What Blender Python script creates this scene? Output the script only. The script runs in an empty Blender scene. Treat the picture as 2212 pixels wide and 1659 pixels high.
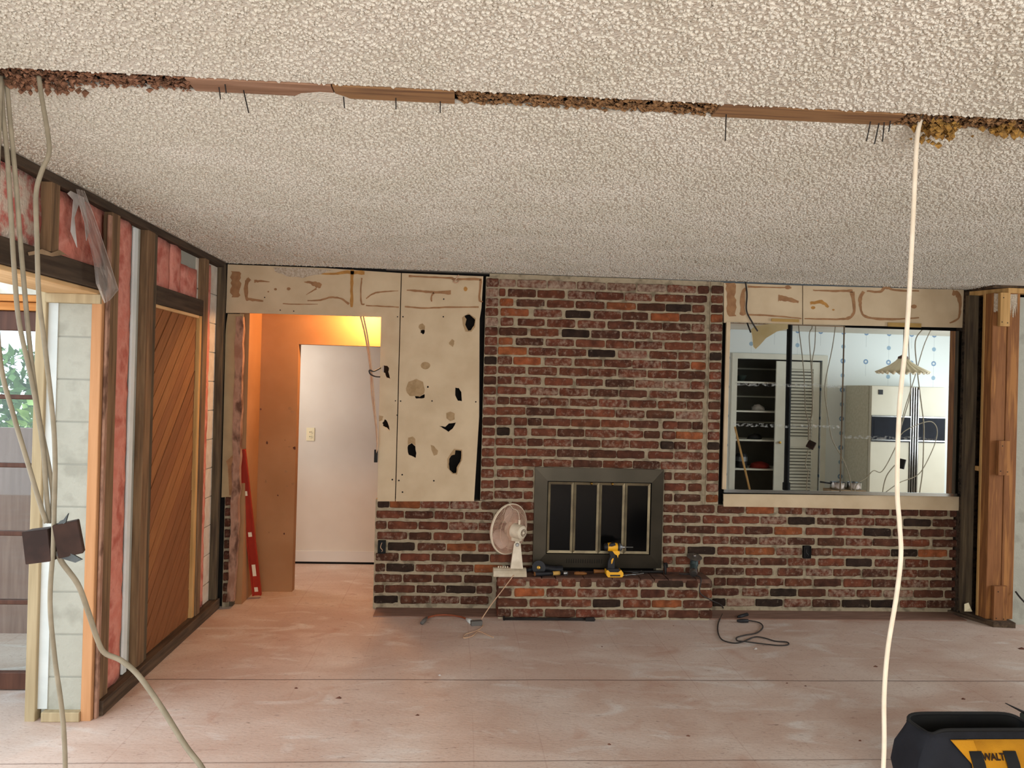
import bpy, math, random
from mathutils import Vector, Matrix
random.seed(7)
R_ = random.Random(11)

# ------------------------------------------------------------------ camera, world, lights, exposure
YAW, PITCH, ROLL, FPX, CAMD, CAMH = 0.0654, 0.0032, 0.0264, 1700.0, 5.6965, 1.6193
IW, IH = 2212, 1659
_f = Vector((math.sin(YAW)*math.cos(PITCH), math.cos(YAW)*math.cos(PITCH), math.sin(PITCH)))
_r0 = Vector((math.cos(YAW), -math.sin(YAW), 0)); _u0 = _r0.cross(_f)
_r = math.cos(ROLL)*_r0 + math.sin(ROLL)*_u0
_u = -math.sin(ROLL)*_r0 + math.cos(ROLL)*_u0
CAM = Vector((0, -CAMD, CAMH))
sc = bpy.context.scene
col = sc.collection
cd = bpy.data.cameras.new('camera'); cam = bpy.data.objects.new('camera', cd); col.objects.link(cam)
cd.sensor_fit = 'HORIZONTAL'; cd.sensor_width = 36.0; cd.lens = FPX/IW*36.0
cd.clip_start = 0.05; cd.clip_end = 200
cam.matrix_world = Matrix(((_r.x, _u.x, -_f.x, CAM.x), (_r.y, _u.y, -_f.y, CAM.y), (_r.z, _u.z, -_f.z, CAM.z), (0, 0, 0, 1)))
sc.camera = cam

sc.view_settings.view_transform = 'Standard'
sc.view_settings.look = 'None'
sc.view_settings.gamma = 1.0
sc.view_settings.use_curve_mapping = False
sc.view_settings.exposure = 0.3
sc.cycles.caustics_reflective = False
sc.cycles.caustics_refractive = False
sc.cycles.max_bounces = 8

world = bpy.data.worlds.new('world'); sc.world = world; world.use_nodes = True
_bg = world.node_tree.nodes['Background']
_bg.inputs['Color'].default_value = (0.80, 0.92, 1.0, 1); _bg.inputs['Strength'].default_value = 2.2

def area(name, loc, target, sx, sy, power, color):
    d = bpy.data.lights.new(name, 'AREA'); d.shape = 'RECTANGLE'; d.size = sx; d.size_y = sy
    d.energy = power; d.color = color
    o = bpy.data.objects.new(name, d); col.objects.link(o); o.location = loc
    o.rotation_euler = (Vector(target)-Vector(loc)).to_track_quat('-Z', 'Y').to_euler()
    return o
# daylight entering by the rear window, the wide opening in the left wall and the kitchen window
area('daylight_rear_window', (0.9, -8.12, 1.45), (0.9, 0, 1.45), 3.4, 1.5, 134, (1.0, 0.98, 0.95))
area('daylight_left_opening', (-2.05, -3.6, 1.05), (2, -3.6, 0.9), 2.6, 1.9, 18, (0.93, 0.97, 1.0))
area('daylight_kitchen_window', (7.2, -2.2, 1.5), (3, -2.6, 1.3), 2.4, 1.5, 84, (0.95, 0.975, 1.0))
area('daylight_hall', (-2.05, 0.97, 1.5), (-0.8, 1.3, 1.1), 0.7, 1.4, 15, (1.0, 0.92, 0.84))

# ------------------------------------------------------------------ measuring helpers (photo pixel -> plane in the room)
def ray(px, py):
    return _r*((px-IW/2)/FPX) - _u*((py-IH/2)/FPX) + _f
def P(px, py, ax, val):
    d = ray(px, py); t = (val-CAM[ax])/d[ax]; return CAM+d*t
def onY(px, py, y): return P(px, py, 1, y)
def onZ(px, py, z): return P(px, py, 2, z)
def onX(px, py, x): return P(px, py, 0, x)
MIRY = -0.022                       # mirror surface
def inmir(px, py, y):               # point at real depth y that the mirror shows at this pixel
    p = P(px, py, 1, 2*MIRY-y); return Vector((p.x, y, p.z))

# ------------------------------------------------------------------ materials
def lin(c):
    if isinstance(c, str):
        c = tuple(int(c[i:i+2], 16) for i in (0, 2, 4))
    out = []
    for v in c[:3]:
        v = v/255.0
        out.append(v/12.92 if v <= .04045 else ((v+.055)/1.055)**2.4)
    return (*out, 1)
MATS = {}
def mat(name, c1, c2=None, scale=8, rough=.75, metal=0, bump=0, bscale=60, stretch=(1, 1, 1), detail=4, spec=.3,
        lo=.35, hi=.65, c3=None, alpha=None, emit=None, bdist=.004, distort=0):
    m = bpy.data.materials.new(name); m.use_nodes = True; MATS[name] = m
    nt = m.node_tree; N = nt.nodes; L = nt.links
    b = N['Principled BSDF']
    b.inputs['Roughness'].default_value = rough; b.inputs['Metallic'].default_value = metal
    b.inputs['Specular IOR Level'].default_value = spec
    b.inputs['Base Color'].default_value = lin(c1)
    if c2 is not None or bump:
        g = N.new('ShaderNodeNewGeometry'); mp = N.new('ShaderNodeMapping')
        mp.inputs['Scale'].default_value = stretch; L.new(g.outputs['Position'], mp.inputs['Vector'])
    if c2 is not None:
        n = N.new('ShaderNodeTexNoise'); n.inputs['Scale'].default_value = scale; n.inputs['Detail'].default_value = detail
        n.inputs['Distortion'].default_value = distort
        L.new(mp.outputs[0], n.inputs['Vector'])
        r = N.new('ShaderNodeValToRGB'); r.color_ramp.elements[0].position = lo; r.color_ramp.elements[1].position = hi
        r.color_ramp.elements[0].color = lin(c1); r.color_ramp.elements[1].color = lin(c2)
        if c3 is not None:
            e = r.color_ramp.elements.new((lo+hi)/2); e.color = lin(c3)
        L.new(n.outputs['Fac'], r.inputs['Fac']); L.new(r.outputs['Color'], b.inputs['Base Color'])
    if bump:
        n2 = N.new('ShaderNodeTexNoise'); n2.inputs['Scale'].default_value = bscale; n2.inputs['Detail'].default_value = 3
        L.new(mp.outputs[0], n2.inputs['Vector'])
        bp = N.new('ShaderNodeBump'); bp.inputs['Strength'].default_value = bump; bp.inputs['Distance'].default_value = bdist
        L.new(n2.outputs['Fac'], bp.inputs['Height']); L.new(bp.outputs['Normal'], b.inputs['Normal'])
    if alpha is not None: b.inputs['Alpha'].default_value = alpha
    if emit is not None:
        b.inputs['Emission Color'].default_value = lin(emit[0]); b.inputs['Emission Strength'].default_value = emit[1]
    return m

VERT, ALONGX, ALONGY = (14, 14, 1), (1, 14, 14), (14, 1, 14)
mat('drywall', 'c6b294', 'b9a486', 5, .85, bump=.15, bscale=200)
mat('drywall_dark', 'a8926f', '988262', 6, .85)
mat('glue', '8a6444', '9c7450', 22, .8)
mat('amber_glue', '9a6c34', 'b08040', 22, .7)
mat('torn_paper', 'a48a68', '937a58', 30, .95, bump=.4)
mat('cavity', '1a1714', '0e0c0b', 9, .95)
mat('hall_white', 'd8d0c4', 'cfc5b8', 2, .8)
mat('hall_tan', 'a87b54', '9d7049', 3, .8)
mat('baseboard', 'd8d2ca', None, rough=.6)
mat('stud_brown', '82664a', '5c4632', 3, .85, stretch=VERT, bump=.3, bscale=8)
mat('stud_dark', '625440', '40352a', 3, .9, stretch=VERT, bump=.3, bscale=8)
mat('stud_orange', '8c5c36', 'a4703f', 2.5, .8, stretch=VERT, bump=.2, bscale=8, c3='7c4f2c')
mat('stud_yellow', 'a8814c', 'c49a62', 3, .8, stretch=VERT)
mat('pine_trim', 'b07e54', 'be8c62', 2.5, .7, stretch=VERT)
mat('pine_pale', 'a08e6e', 'b3a180', 2.5, .75, stretch=VERT)
mat('pine_pale_y', 'c79f6e', 'd8b483', 2.5, .75, stretch=ALONGY)
mat('beam_y', '4d3f32', '362b21', 3, .9, stretch=ALONGY, bump=.4, bscale=6)
mat('sill_y', '5c4a39', '3c2f24', 3, .9, stretch=ALONGY, bump=.3, bscale=6)
mat('plank_x', '80603f', '6c4f38', 2.5, .85, stretch=ALONGX, c3='8e6c4a', bump=.3, bscale=6)
mat('plank_grey_x', '9b7a64', '7f5f49', 2.5, .85, stretch=ALONGX, bump=.3, bscale=6)
for _nm, _a, _b in (('cedar', '8a5936', '74482a'), ('cedar_b', '7c4d2e', '8e5c38'), ('cedar_c', '9a683e', '855430')):
    _m = mat(_nm, _a, _b, 5, .7, bump=.25, bscale=10, stretch=(10, 1.2, 16), lo=.25, hi=.75)
    for _n in _m.node_tree.nodes:
        if _n.bl_idname == 'ShaderNodeMapping':
            _n.vector_type = 'TEXTURE'; _n.inputs['Rotation'].default_value = (math.radians(45), 0, 0); _n.inputs['Scale'].default_value = (.1, .8, .06)
mat('insul_pink', 'c47868', 'ae6052', 9, .95, c3='cd8a7a', bump=.6, bscale=45, bdist=.01)
mat('insul_pale', 'cabdae', 'b86a60', 16, .95, c3='c9b4a4', bump=.8, bscale=90, bdist=.008, lo=.3, hi=.6)
mat('insul_brown', '6e5138', '3b2a1e', 45, .98, c3='94704c', bump=1, bscale=70, bdist=.02, lo=.3, hi=.68)
mat('insul_rust', '7a563f', '46301f', 40, .98, c3='8f6750', bump=1, bscale=70, bdist=.02, lo=.3, hi=.68)
mat('insul_gold', 'a8803f', '7a5a30', 50, .98, bump=1, bscale=70, bdist=.02)
mat('kraft', '9c8468', '7d664c', 8, .9)
mat('block', 'a3a296', '98978b', 9, .9, bump=.5, bscale=90, c3='a8a79b')
mat('block_mortar', '9f9e94', '9c9b90', 20, .95)
mat('stucco', 'd3d8d6', 'c6ccca', 6, .8, bump=.3, bscale=60)
mat('mortar', '94876f', '786c58', 14, .95, bump=.6, bscale=120, c3='a1937b')
mat('mahogany', '5c3a2c', '4c2e22', 3, .5, stretch=VERT)
mat('lintel_white', 'e2ded4', 'c6c0b2', 14, .9)
mat('timber_orange', 'cf8c4c', 'b87436', 3, .7, stretch=ALONGX)
mat('metal_bronze', '453f35', '3a352c', 3, .45, metal=.8)
mat('metal_brass_worn', '7c7159', '615745', 9, .42, metal=.75)
mat('brass', 'a8843f', '8a6a30', 9, .35, metal=1)
mat('glass_black', '070707', None, rough=.12, spec=.14)
mat('fan_cream', 'd8ccb6', 'c2b39a', 14, .45, spec=.5)
mat('fan_wire', 'c09a84', 'cfae98', 20, .5)
mat('fan_rim', 'd9cbb4', None, rough=.45)
mat('fan_blade', 'c4a898', 'cdb4a4', 6, .4)
mat('badge_brown', '5a4636', None, rough=.5)
mat('tool_yellow', 'f0b01c', 'e0a010', 12, .5, spec=.5)
mat('tool_black', '17171a', '222226', 12, .55)
mat('tool_grey', '7d7f80', '606264', 12, .4, metal=.7)
mat('steel', '9a9a98', '7c7c7a', 12, .35, metal=.9)
mat('iron', '2b2725', '1d1a19', 12, .55, metal=.4)
mat('grinder_teal', '3d4a4a', '2c3636', 12, .5, metal=.3)
mat('handle_wood', '8a5a2c', '70441f', 8, .6)
mat('grip_tan', 'c39a52', 'b0863e', 8, .7)
mat('cable_grey', '8d8370', '7d7462', 20, .6)
mat('cable_white', 'e4d8c4', 'd8cab4', 20, .55)
mat('cable_dark', '35302e', '2a2624', 20, .6)
mat('cable_orange', '8e4a2e', '783c24', 20, .6)
mat('cable_tan', 'c6a484', 'b8957a', 20, .6)
mat('plug_grey', '5e5a56', None, rough=.6)
mat('box_rust', '3f2b24', '2b1d19', 18, .7, metal=.2)
mat('box_zinc', '5b6062', '45494b', 18, .5, metal=.6)
mat('box_black', '0f0e0e', '1a1918', 18, .7)
mat('level_red', 'a02c1a', '8c2414', 6, .5)
mat('vial', 'e0d2b8', None, rough=.3)
mat('outlet_ivory', 'e0d6b4', None, rough=.4)
mat('lath_pink', '8c6652', '5e4234', 14, .9, stretch=(1, 1, .5), c3='a27e6a', bump=.6, bscale=40)
mat('bag_black', '17181c', '202127', 10, .85, bump=.3, bscale=400)
mat('bag_inside', '0d0d0e', '171716', 8, .8)
mat('bag_navy', '1b1c22', '23252c', 10, .85, bump=.3, bscale=400)
mat('bag_yellow', 'c98d1c', 'b67c14', 10, .85, bump=.3, bscale=300)
mat('bag_strap', '1c1c1c', None, rough=.8)
mat('print_dark', '2a1a10', None, rough=.8)
mat('patio', 'c9c2ba', 'b6aca4', 3, .9)
mat('leaf', '6d8a3c', '9fb86a', 6, .6)
mat('leaf_dark', '3f5c2a', '587a3a', 6, .6)
mat('bark', '5a4a3a', '44382c', 8, .9)
mat('panel_brown', '8a6e62', '7a5e52', 3, .6, stretch=VERT)
mat('fridge', 'c9c4b2', 'c1bba8', 2, .4, spec=.5)
mat('fridge_side', 'c2bca6', 'b5ae98', 30, .6)
mat('fridge_panel', '10121a', '171a24', 6, .65, spec=.15)
mat('chrome', 'c8cacc', None, rough=.18, metal=1)
mat('white_paint', 'd6d6ca', 'cccbbe', 4, .6)
mat('pantry_dark', '6f6d66', '615f58', 3, .9)
mat('pipe_black', '0e0f10', '151617', 6, .7, spec=.15)
mat('shade_cream', 'efe6cc', 'e6dabc', 6, .6)
mat('cloth_white', 'd0ccc8', 'b4aeaa', 9, .9)
mat('cloth_red', '8c2c24', '6e1e1a', 9, .9)
mat('flap_beige', 'dcc79c', 'cfb888', 4, .85)
mat('tape_yellow', 'a8884c', '9a7a40', 9, .6)
mat('smear', 'dfe3e0', 'c9cfcc', 40, .9)
mat('cavity_dark_debris', '5a4632', '30241a', 30, .95, bump=1, bscale=60)
mat('green_dark', '2a352f', '1f2824', 8, .6)
mat('interior_wall', 'cfc4b2', 'c4b8a4', 2, .85)
mat('debris', '4a2a1e', '70483a', 30, .9)
mat('bulb', 'fff0d0', None, emit=('ffb060', 12.0))

def popcorn():
    m = mat('popcorn', 'cfcabd', 'd6d1c6', 3, .95, spec=.1)
    nt = m.node_tree; N = nt.nodes; L = nt.links; b = N['Principled BSDF']
    g = N.new('ShaderNodeNewGeometry')
    n1 = N.new('ShaderNodeTexNoise'); n1.inputs['Scale'].default_value = 105; n1.inputs['Detail'].default_value = 2.5
    n1.inputs['Roughness'].default_value = .6
    L.new(g.outputs['Position'], n1.inputs['Vector'])
    v = N.new('ShaderNodeTexVoronoi'); v.inputs['Scale'].default_value = 120; L.new(g.outputs['Position'], v.inputs['Vector'])
    mx = N.new('ShaderNodeMath'); mx.operation = 'MULTIPLY_ADD'; mx.inputs[1].default_value = -.45
    L.new(v.outputs['Distance'], mx.inputs[0]); L.new(n1.outputs['Fac'], mx.inputs[2])
    bp = N.new('ShaderNodeBump'); bp.inputs['Strength'].default_value = 1.0; bp.inputs['Distance'].default_value = .008
    L.new(mx.outputs[0], bp.inputs['Height']); L.new(bp.outputs['Normal'], b.inputs['Normal'])
popcorn()

def floor_mat():
    m = bpy.data.materials.new('floor_slab'); m.use_nodes = True; MATS['floor_slab'] = m
    nt = m.node_tree; N = nt.nodes; L = nt.links; b = N['Principled BSDF']
    b.inputs['Roughness'].default_value = .62; b.inputs['Specular IOR Level'].default_value = .35
    g = N.new('ShaderNodeNewGeometry')
    def noise(scale, det, st=(1, 1, 1), dist=0):
        mp = N.new('ShaderNodeMapping'); mp.inputs['Scale'].default_value = st; L.new(g.outputs['Position'], mp.inputs['Vector'])
        n = N.new('ShaderNodeTexNoise'); n.inputs['Scale'].default_value = scale; n.inputs['Detail'].default_value = det
        n.inputs['Distortion'].default_value = dist; L.new(mp.outputs[0], n.inputs['Vector']); return n.outputs['Fac']
    def ramp(f, *st):
        r = N.new('ShaderNodeValToRGB'); els = r.color_ramp.elements
        for i, (p, c) in enumerate(st):
            e = els[i] if i < 2 else els.new(p)
            e.position = p; e.color = lin(c)
        L.new(f, r.inputs['Fac']); return r.outputs['Color']
    def mix(a, c, f):
        x = N.new('ShaderNodeMix'); x.data_type = 'RGBA'
        L.new(a, x.inputs['A']); L.new(c, x.inputs['B'])
        if isinstance(f, float): x.inputs['Factor'].default_value = f
        else: L.new(f, x.inputs['Factor'])
        return x.outputs['Result']
    def const(c):
        x = N.new('ShaderNodeRGB'); x.outputs[0].default_value = lin(c); return x.outputs[0]
    def band(f, a, w):
        x = N.new('ShaderNodeMapRange'); x.inputs['From Min'].default_value = a; x.inputs['From Max'].default_value = w
        L.new(f, x.inputs['Value']); return x.outputs['Result']
    base = ramp(noise(1.6, 6, (1, 1.6, 1), .6), (.3, 'bca192'), (.7, 'd3c4ba'), (.5, 'c7b1a4'))
    base = mix(base, const('d8d1cb'), band(noise(2.3, 6, (1, 2.2, 1), 1.2), .56, .74))
    base = mix(base, const('b08672'), band(noise(3.1, 5, (1, 1.4, 1), .8), .6, .84))
    base = mix(base, const('9a7c6e'), band(noise(55, 4, (1, 5, 1), .6), .57, .74))
    base = mix(base, const('6e5648'), band(noise(18, 5, (1, 4, 1), 1.2), .64, .78))
    # seams and the ghost of old tile joints
    sx = N.new('ShaderNodeSeparateXYZ'); L.new(g.outputs['Position'], sx.inputs[0])
    wob = noise(1.3, 2)
    def line(axis, pos, width, period=None):
        a = N.new('ShaderNodeMath'); a.operation = 'MULTIPLY_ADD'; a.inputs[1].default_value = .03
        L.new(wob, a.inputs[0]); L.new(sx.outputs[axis], a.inputs[2])
        s = N.new('ShaderNodeMath'); s.operation = 'SUBTRACT'; L.new(a.outputs[0], s.inputs[0]); s.inputs[1].default_value = pos+.015
        o = s.outputs[0]
        if period:
            p = N.new('ShaderNodeMath'); p.operation = 'PINGPONG'; p.inputs[1].default_value = period/2; L.new(o, p.inputs[0]); o = p.outputs[0]
        ab = N.new('ShaderNodeMath'); ab.operation = 'ABSOLUTE'; L.new(o, ab.inputs[0])
        lt = N.new('ShaderNodeMapRange'); lt.inputs['From Min'].default_value = width; lt.inputs['From Max'].default_value = width*.4
        L.new(ab.outputs[0], lt.inputs['Value']); return lt.outputs['Result']
    def mul(a, k):
        x = N.new('ShaderNodeMath'); x.operation = 'MULTIPLY'; L.new(a, x.inputs[0])
        if isinstance(k, float): x.inputs[1].default_value = k
        else: L.new(k, x.inputs[1])
        return x.outputs[0]
    part_ = band(noise(.9, 2), .42, .6)
    base = mix(base, const('9a6e60'), mul(mul(line('X', -.21, .004, .309), part_), .28))
    base = mix(base, const('9a6e60'), mul(mul(line('Y', -1.594, .004, .268), part_), .25))
    base = mix(base, const('5e4a40'), mul(line('Y', -1.36, .009), .75))
    base = mix(base, const('5e4a40'), mul(line('Y', -2.30, .007), .55))
    L.new(base, b.inputs['Base Color'])
    bp = N.new('ShaderNodeBump'); bp.inputs['Strength'].default_value = .35; bp.inputs['Distance'].default_value = .004
    L.new(noise(30, 5, (1, 3, 1)), bp.inputs['Height']); L.new(bp.outputs['Normal'], b.inputs['Normal'])
floor_mat()

def brick_mat():
    m = bpy.data.materials.new('brick'); m.use_nodes = True; MATS['brick'] = m
    nt = m.node_tree; N = nt.nodes; L = nt.links; b = N['Principled BSDF']
    b.inputs['Roughness'].default_value = .9; b.inputs['Specular IOR Level'].default_value = .2
    oi = N.new('ShaderNodeObjectInfo'); g = N.new('ShaderNodeNewGeometry')
    n = N.new('ShaderNodeTexNoise'); n.inputs['Scale'].default_value = 16; n.inputs['Detail'].default_value = 6; L.new(g.outputs['Position'], n.inputs['Vector'])
    r = N.new('ShaderNodeValToRGB'); r.color_ramp.elements[0].position = .3; r.color_ramp.elements[1].position = .72
    r.color_ramp.elements[0].color = (.5, .46, .45, 1); r.color_ramp.elements[1].color = (1.35, 1.28, 1.2, 1); L.new(n.outputs['Fac'], r.inputs['Fac'])
    mu = N.new('ShaderNodeMix'); mu.data_type = 'RGBA'; mu.blend_type = 'MULTIPLY'; mu.inputs['Factor'].default_value = 1
    L.new(oi.outputs['Color'], mu.inputs['A']); L.new(r.outputs['Color'], mu.inputs['B'])
    # whitewash / lime residue, amount in the object's alpha
    n2 = N.new('ShaderNodeTexNoise'); n2.inputs['Scale'].default_value = 30; n2.inputs['Detail'].default_value = 7; n2.inputs['Roughness'].default_value = .65
    L.new(g.outputs['Position'], n2.inputs['Vector'])
    th = N.new('ShaderNodeMath'); th.operation = 'MULTIPLY_ADD'; th.inputs[1].default_value = 1.0; L.new(oi.outputs['Alpha'], th.inputs[0]); L.new(n2.outputs['Fac'], th.inputs[2])
    mr = N.new('ShaderNodeMapRange'); mr.inputs['From Min'].default_value = .70; mr.inputs['From Max'].default_value = 1.0
    L.new(th.outputs[0], mr.inputs['Value'])
    wm = N.new('ShaderNodeMix'); wm.data_type = 'RGBA'; wm.inputs['B'].default_value = lin('9a8674')
    L.new(mu.outputs['Result'], wm.inputs['A']); L.new(mr.outputs['Result'], wm.inputs['Factor'])
    L.new(wm.outputs['Result'], b.inputs['Base Color'])
    bp = N.new('ShaderNodeBump'); bp.inputs['Strength'].default_value = .7; bp.inputs['Distance'].default_value = .006
    n3 = N.new('ShaderNodeTexNoise'); n3.inputs['Scale'].default_value = 70; n3.inputs['Detail'].default_value = 4; L.new(g.outputs['Position'], n3.inputs['Vector'])
    L.new(n3.outputs['Fac'], bp.inputs['Height']); L.new(bp.outputs['Normal'], b.inputs['Normal'])
brick_mat()

def wallpaper_mat():
    m = bpy.data.materials.new('wallpaper'); m.use_nodes = True; MATS['wallpaper'] = m
    nt = m.node_tree; N = nt.nodes; L = nt.links; b = N['Principled BSDF']; b.inputs['Roughness'].default_value = .7
    g = N.new('ShaderNodeNewGeometry'); s = N.new('ShaderNodeSeparateXYZ'); L.new(g.outputs['Position'], s.inputs[0])
    def M_(op, a, c=None, d=None):
        x = N.new('ShaderNodeMath'); x.operation = op
        for i, q in enumerate((a, c, d)):
            if q is None: continue
            if isinstance(q, (int, float)): x.inputs[i].default_value = q
            else: L.new(q, x.inputs[i])
        return x.outputs[0]
    PX, PZ = .62, .38
    def cell(v, off, per): return M_('SUBTRACT', M_('FRACT', M_('DIVIDE', M_('ADD', v, off), per)), .5)
    def flower(ox, oz, rad, wid, fill):
        u = M_('MULTIPLY', cell(s.outputs['X'], ox, PX/2 if not fill else PX), PX/2 if not fill else PX)
        w = M_('MULTIPLY', cell(s.outputs['Z'], oz, PZ), PZ)
        d = M_('SQRT', M_('ADD', M_('MULTIPLY', u, u), M_('MULTIPLY', w, w)))
        ring = M_('LESS_THAN', M_('ABSOLUTE', M_('SUBTRACT', d, rad)), wid)
        stem = M_('MULTIPLY', M_('LESS_THAN', M_('ABSOLUTE', u), .0022), M_('LESS_THAN', w, 0.0))
        return ring, stem
    r1, s1 = flower(.1, .02, .024, .009, False)
    r2, s2 = flower(.255, .21, .014, .014, True)
    base = N.new('ShaderNodeRGB'); base.outputs[0].default_value = lin('dbe2e2')
    def over(a, c, f, k):
        x = N.new('ShaderNodeMix'); x.data_type = 'RGBA'; L.new(a, x.inputs['A']); x.inputs['B'].default_value = lin(c)
        L.new(M_('MULTIPLY', f, k), x.inputs['Factor']); return x.outputs['Result']
    c = over(base.outputs[0], '8c9aa4', s1, .6); c = over(c, '8c9aa4', s2, .5); c = over(c, '4a78a4', r1, .85); c = over(c, '5c8cae', r2, .7)
    L.new(c, b.inputs['Base Color'])
wallpaper_mat()

def special_mats():
    m = bpy.data.materials.new('mirror_glass'); m.use_nodes = True; MATS['mirror_glass'] = m
    b = m.node_tree.nodes['Principled BSDF']; b.inputs['Metallic'].default_value = 1; b.inputs['Roughness'].default_value = .012
    b.inputs['Base Color'].default_value = (.84, .88, .87, 1)
    m = bpy.data.materials.new('window_glass'); m.use_nodes = True; MATS['window_glass'] = m
    nt = m.node_tree; N = nt.nodes; L = nt.links; N.remove(N['Principled BSDF'])
    t = N.new('ShaderNodeBsdfTransparent'); g = N.new('ShaderNodeBsdfGlossy'); g.inputs['Roughness'].default_value = .02
    t.inputs['Color'].default_value = (.93, .96, .95, 1)
    lw = N.new('ShaderNodeFresnel'); lw.inputs['IOR'].default_value = 1.5
    mx = N.new('ShaderNodeMixShader'); L.new(lw.outputs[0], mx.inputs[0]); L.new(t.outputs[0], mx.inputs[1]); L.new(g.outputs[0], mx.inputs[2])
    L.new(mx.outputs[0], N['Material Output'].inputs['Surface'])
    m = bpy.data.materials.new('plastic_film'); m.use_nodes = True; MATS['plastic_film'] = m
    nt = m.node_tree; N = nt.nodes; L = nt.links; b = N['Principled BSDF']
    b.inputs['Base Color'].default_value = lin('d8cfc8'); b.inputs['Roughness'].default_value = .18
    t = N.new('ShaderNodeBsdfTransparent'); mx = N.new('ShaderNodeMixShader'); mx.inputs[0].default_value = .38
    L.new(t.outputs[0], mx.inputs[1]); L.new(b.outputs[0], mx.inputs[2]); L.new(mx.outputs[0], N['Material Output'].inputs['Surface'])
special_mats()

# ------------------------------------------------------------------ mesh helpers
ORG = {}
def tag(o, label=None, cat=None, group=None, kind=None):
    if label: o['label'] = label
    if cat: o['category'] = cat
    if group: o['group'] = group
    if kind: o['kind'] = kind
    return o
def thing(name, label, cat, loc=(0, 0, 0), group=None):
    o = bpy.data.objects.new(name, None); col.objects.link(o); o.location = loc; o.empty_display_size = .05
    ORG[o.name] = Vector(loc); return tag(o, label, cat, group)
class MB:
    def __init__(s): s.v = []; s.f = []
    def add(s, vs, fs):
        n = len(s.v); s.v += [Vector(p) for p in vs]; s.f += [tuple(i+n for i in f) for f in fs]; return s
    def box(s, a, b):
        x0, y0, z0 = (min(a[i], b[i]) for i in range(3)); x1, y1, z1 = (max(a[i], b[i]) for i in range(3))
        return s.add([(x0, y0, z0), (x1, y0, z0), (x1, y1, z0), (x0, y1, z0), (x0, y0, z1), (x1, y0, z1), (x1, y1, z1), (x0, y1, z1)],
                     [(0, 3, 2, 1), (4, 5, 6, 7), (0, 1, 5, 4), (1, 2, 6, 5), (2, 3, 7, 6), (3, 0, 4, 7)])
    def obox(s, c, size, rot=None, taper=1):
        hx, hy, hz = (q/2 for q in size); M = rot or Matrix.Identity(3); c = Vector(c); vs = []
        for z in (-hz, hz):
            k = taper if z > 0 else 1
            for x, y in ((-hx, -hy), (hx, -hy), (hx, hy), (-hx, hy)): vs.append(c+M@Vector((x*k, y*k, z)))
        return s.add(vs, [(0, 3, 2, 1), (4, 5, 6, 7), (0, 1, 5, 4), (1, 2, 6, 5), (2, 3, 7, 6), (3, 0, 4, 7)])
    def bbox(s, a, b, r=.004):               # box with chamfered long edges (rounded prism along its longest axis)
        ax = max(range(3), key=lambda i: abs(b[i]-a[i])); o = [i for i in range(3) if i != ax]
        lo = [min(a[i], b[i]) for i in range(3)]; hi = [max(a[i], b[i]) for i in range(3)]
        i, j = o
        lp = [(lo[i]+r, lo[j]), (hi[i]-r, lo[j]), (hi[i], lo[j]+r), (hi[i], hi[j]-r), (hi[i]-r, hi[j]), (lo[i]+r, hi[j]), (lo[i], hi[j]-r), (lo[i], lo[j]+r)]
        vs = []
        for e in (lo[ax], hi[ax]):
            for p, q in lp:
                t = [0, 0, 0]; t[ax] = e; t[i] = p; t[j] = q; vs.append(t)
        fs = [tuple(range(7, -1, -1)), tuple(range(8, 16))]+[(k, (k+1) % 8, 8+(k+1) % 8, 8+k) for k in range(8)]
        return s.add(vs, fs)
    def prism(s, loop, off):
        n = len(loop); off = Vector(off); a = [Vector(p) for p in loop]
        return s.add(a+[p+off for p in a], [tuple(range(n)), tuple(range(2*n-1, n-1, -1))]+[((k+1) % n, k, n+k, n+(k+1) % n) for k in range(n)])
    def tube(s, pts, r, n=8, caps=True):
        pts = [Vector(p) for p in pts]; m = len(pts); rs = r if isinstance(r, (list, tuple)) else [r]*m
        t0 = (pts[1]-pts[0]).normalized(); up = Vector((0, 0, 1)) if abs(t0.z) < .9 else Vector((1, 0, 0))
        nrm = t0.cross(up).normalized(); vs = []
        for i in range(m):
            t = (pts[min(i+1, m-1)]-pts[max(i-1, 0)]).normalized()
            nrm = (nrm-t*nrm.dot(t)).normalized(); bn = t.cross(nrm)
            for k in range(n):
                a = 2*math.pi*k/n; vs.append(pts[i]+(nrm*math.cos(a)+bn*math.sin(a))*rs[i])
        fs = [(i*n+k, i*n+(k+1) % n, (i+1)*n+(k+1) % n, (i+1)*n+k) for i in range(m-1) for k in range(n)]
        if caps: fs += [tuple(range(n-1, -1, -1)), tuple(range((m-1)*n, m*n))]
        return s.add(vs, fs)
    def lathe(s, prof, c, axis=(0, 0, 1), n=24, caps=True):
        ax = Vector(axis).normalized(); c = Vector(c); return s.tube_like([c+ax*h for r, h in prof], [r for r, h in prof], ax, n, caps)
    def tube_like(s, cs, rs, ax, n, caps):
        up = Vector((0, 0, 1)) if abs(ax.z) < .9 else Vector((1, 0, 0)); a1 = ax.cross(up).normalized(); a2 = ax.cross(a1); vs = []
        for c, r in zip(cs, rs):
            for k in range(n):
                a = 2*math.pi*k/n; vs.append(c+(a1*math.cos(a)+a2*math.sin(a))*max(r, 1e-5))
        m = len(cs); fs = [(i*n+k, i*n+(k+1) % n, (i+1)*n+(k+1) % n, (i+1)*n+k) for i in range(m-1) for k in range(n)]
        if caps: fs += [tuple(range(n-1, -1, -1)), tuple(range((m-1)*n, m*n))]
        return s.add(vs, fs)
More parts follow.
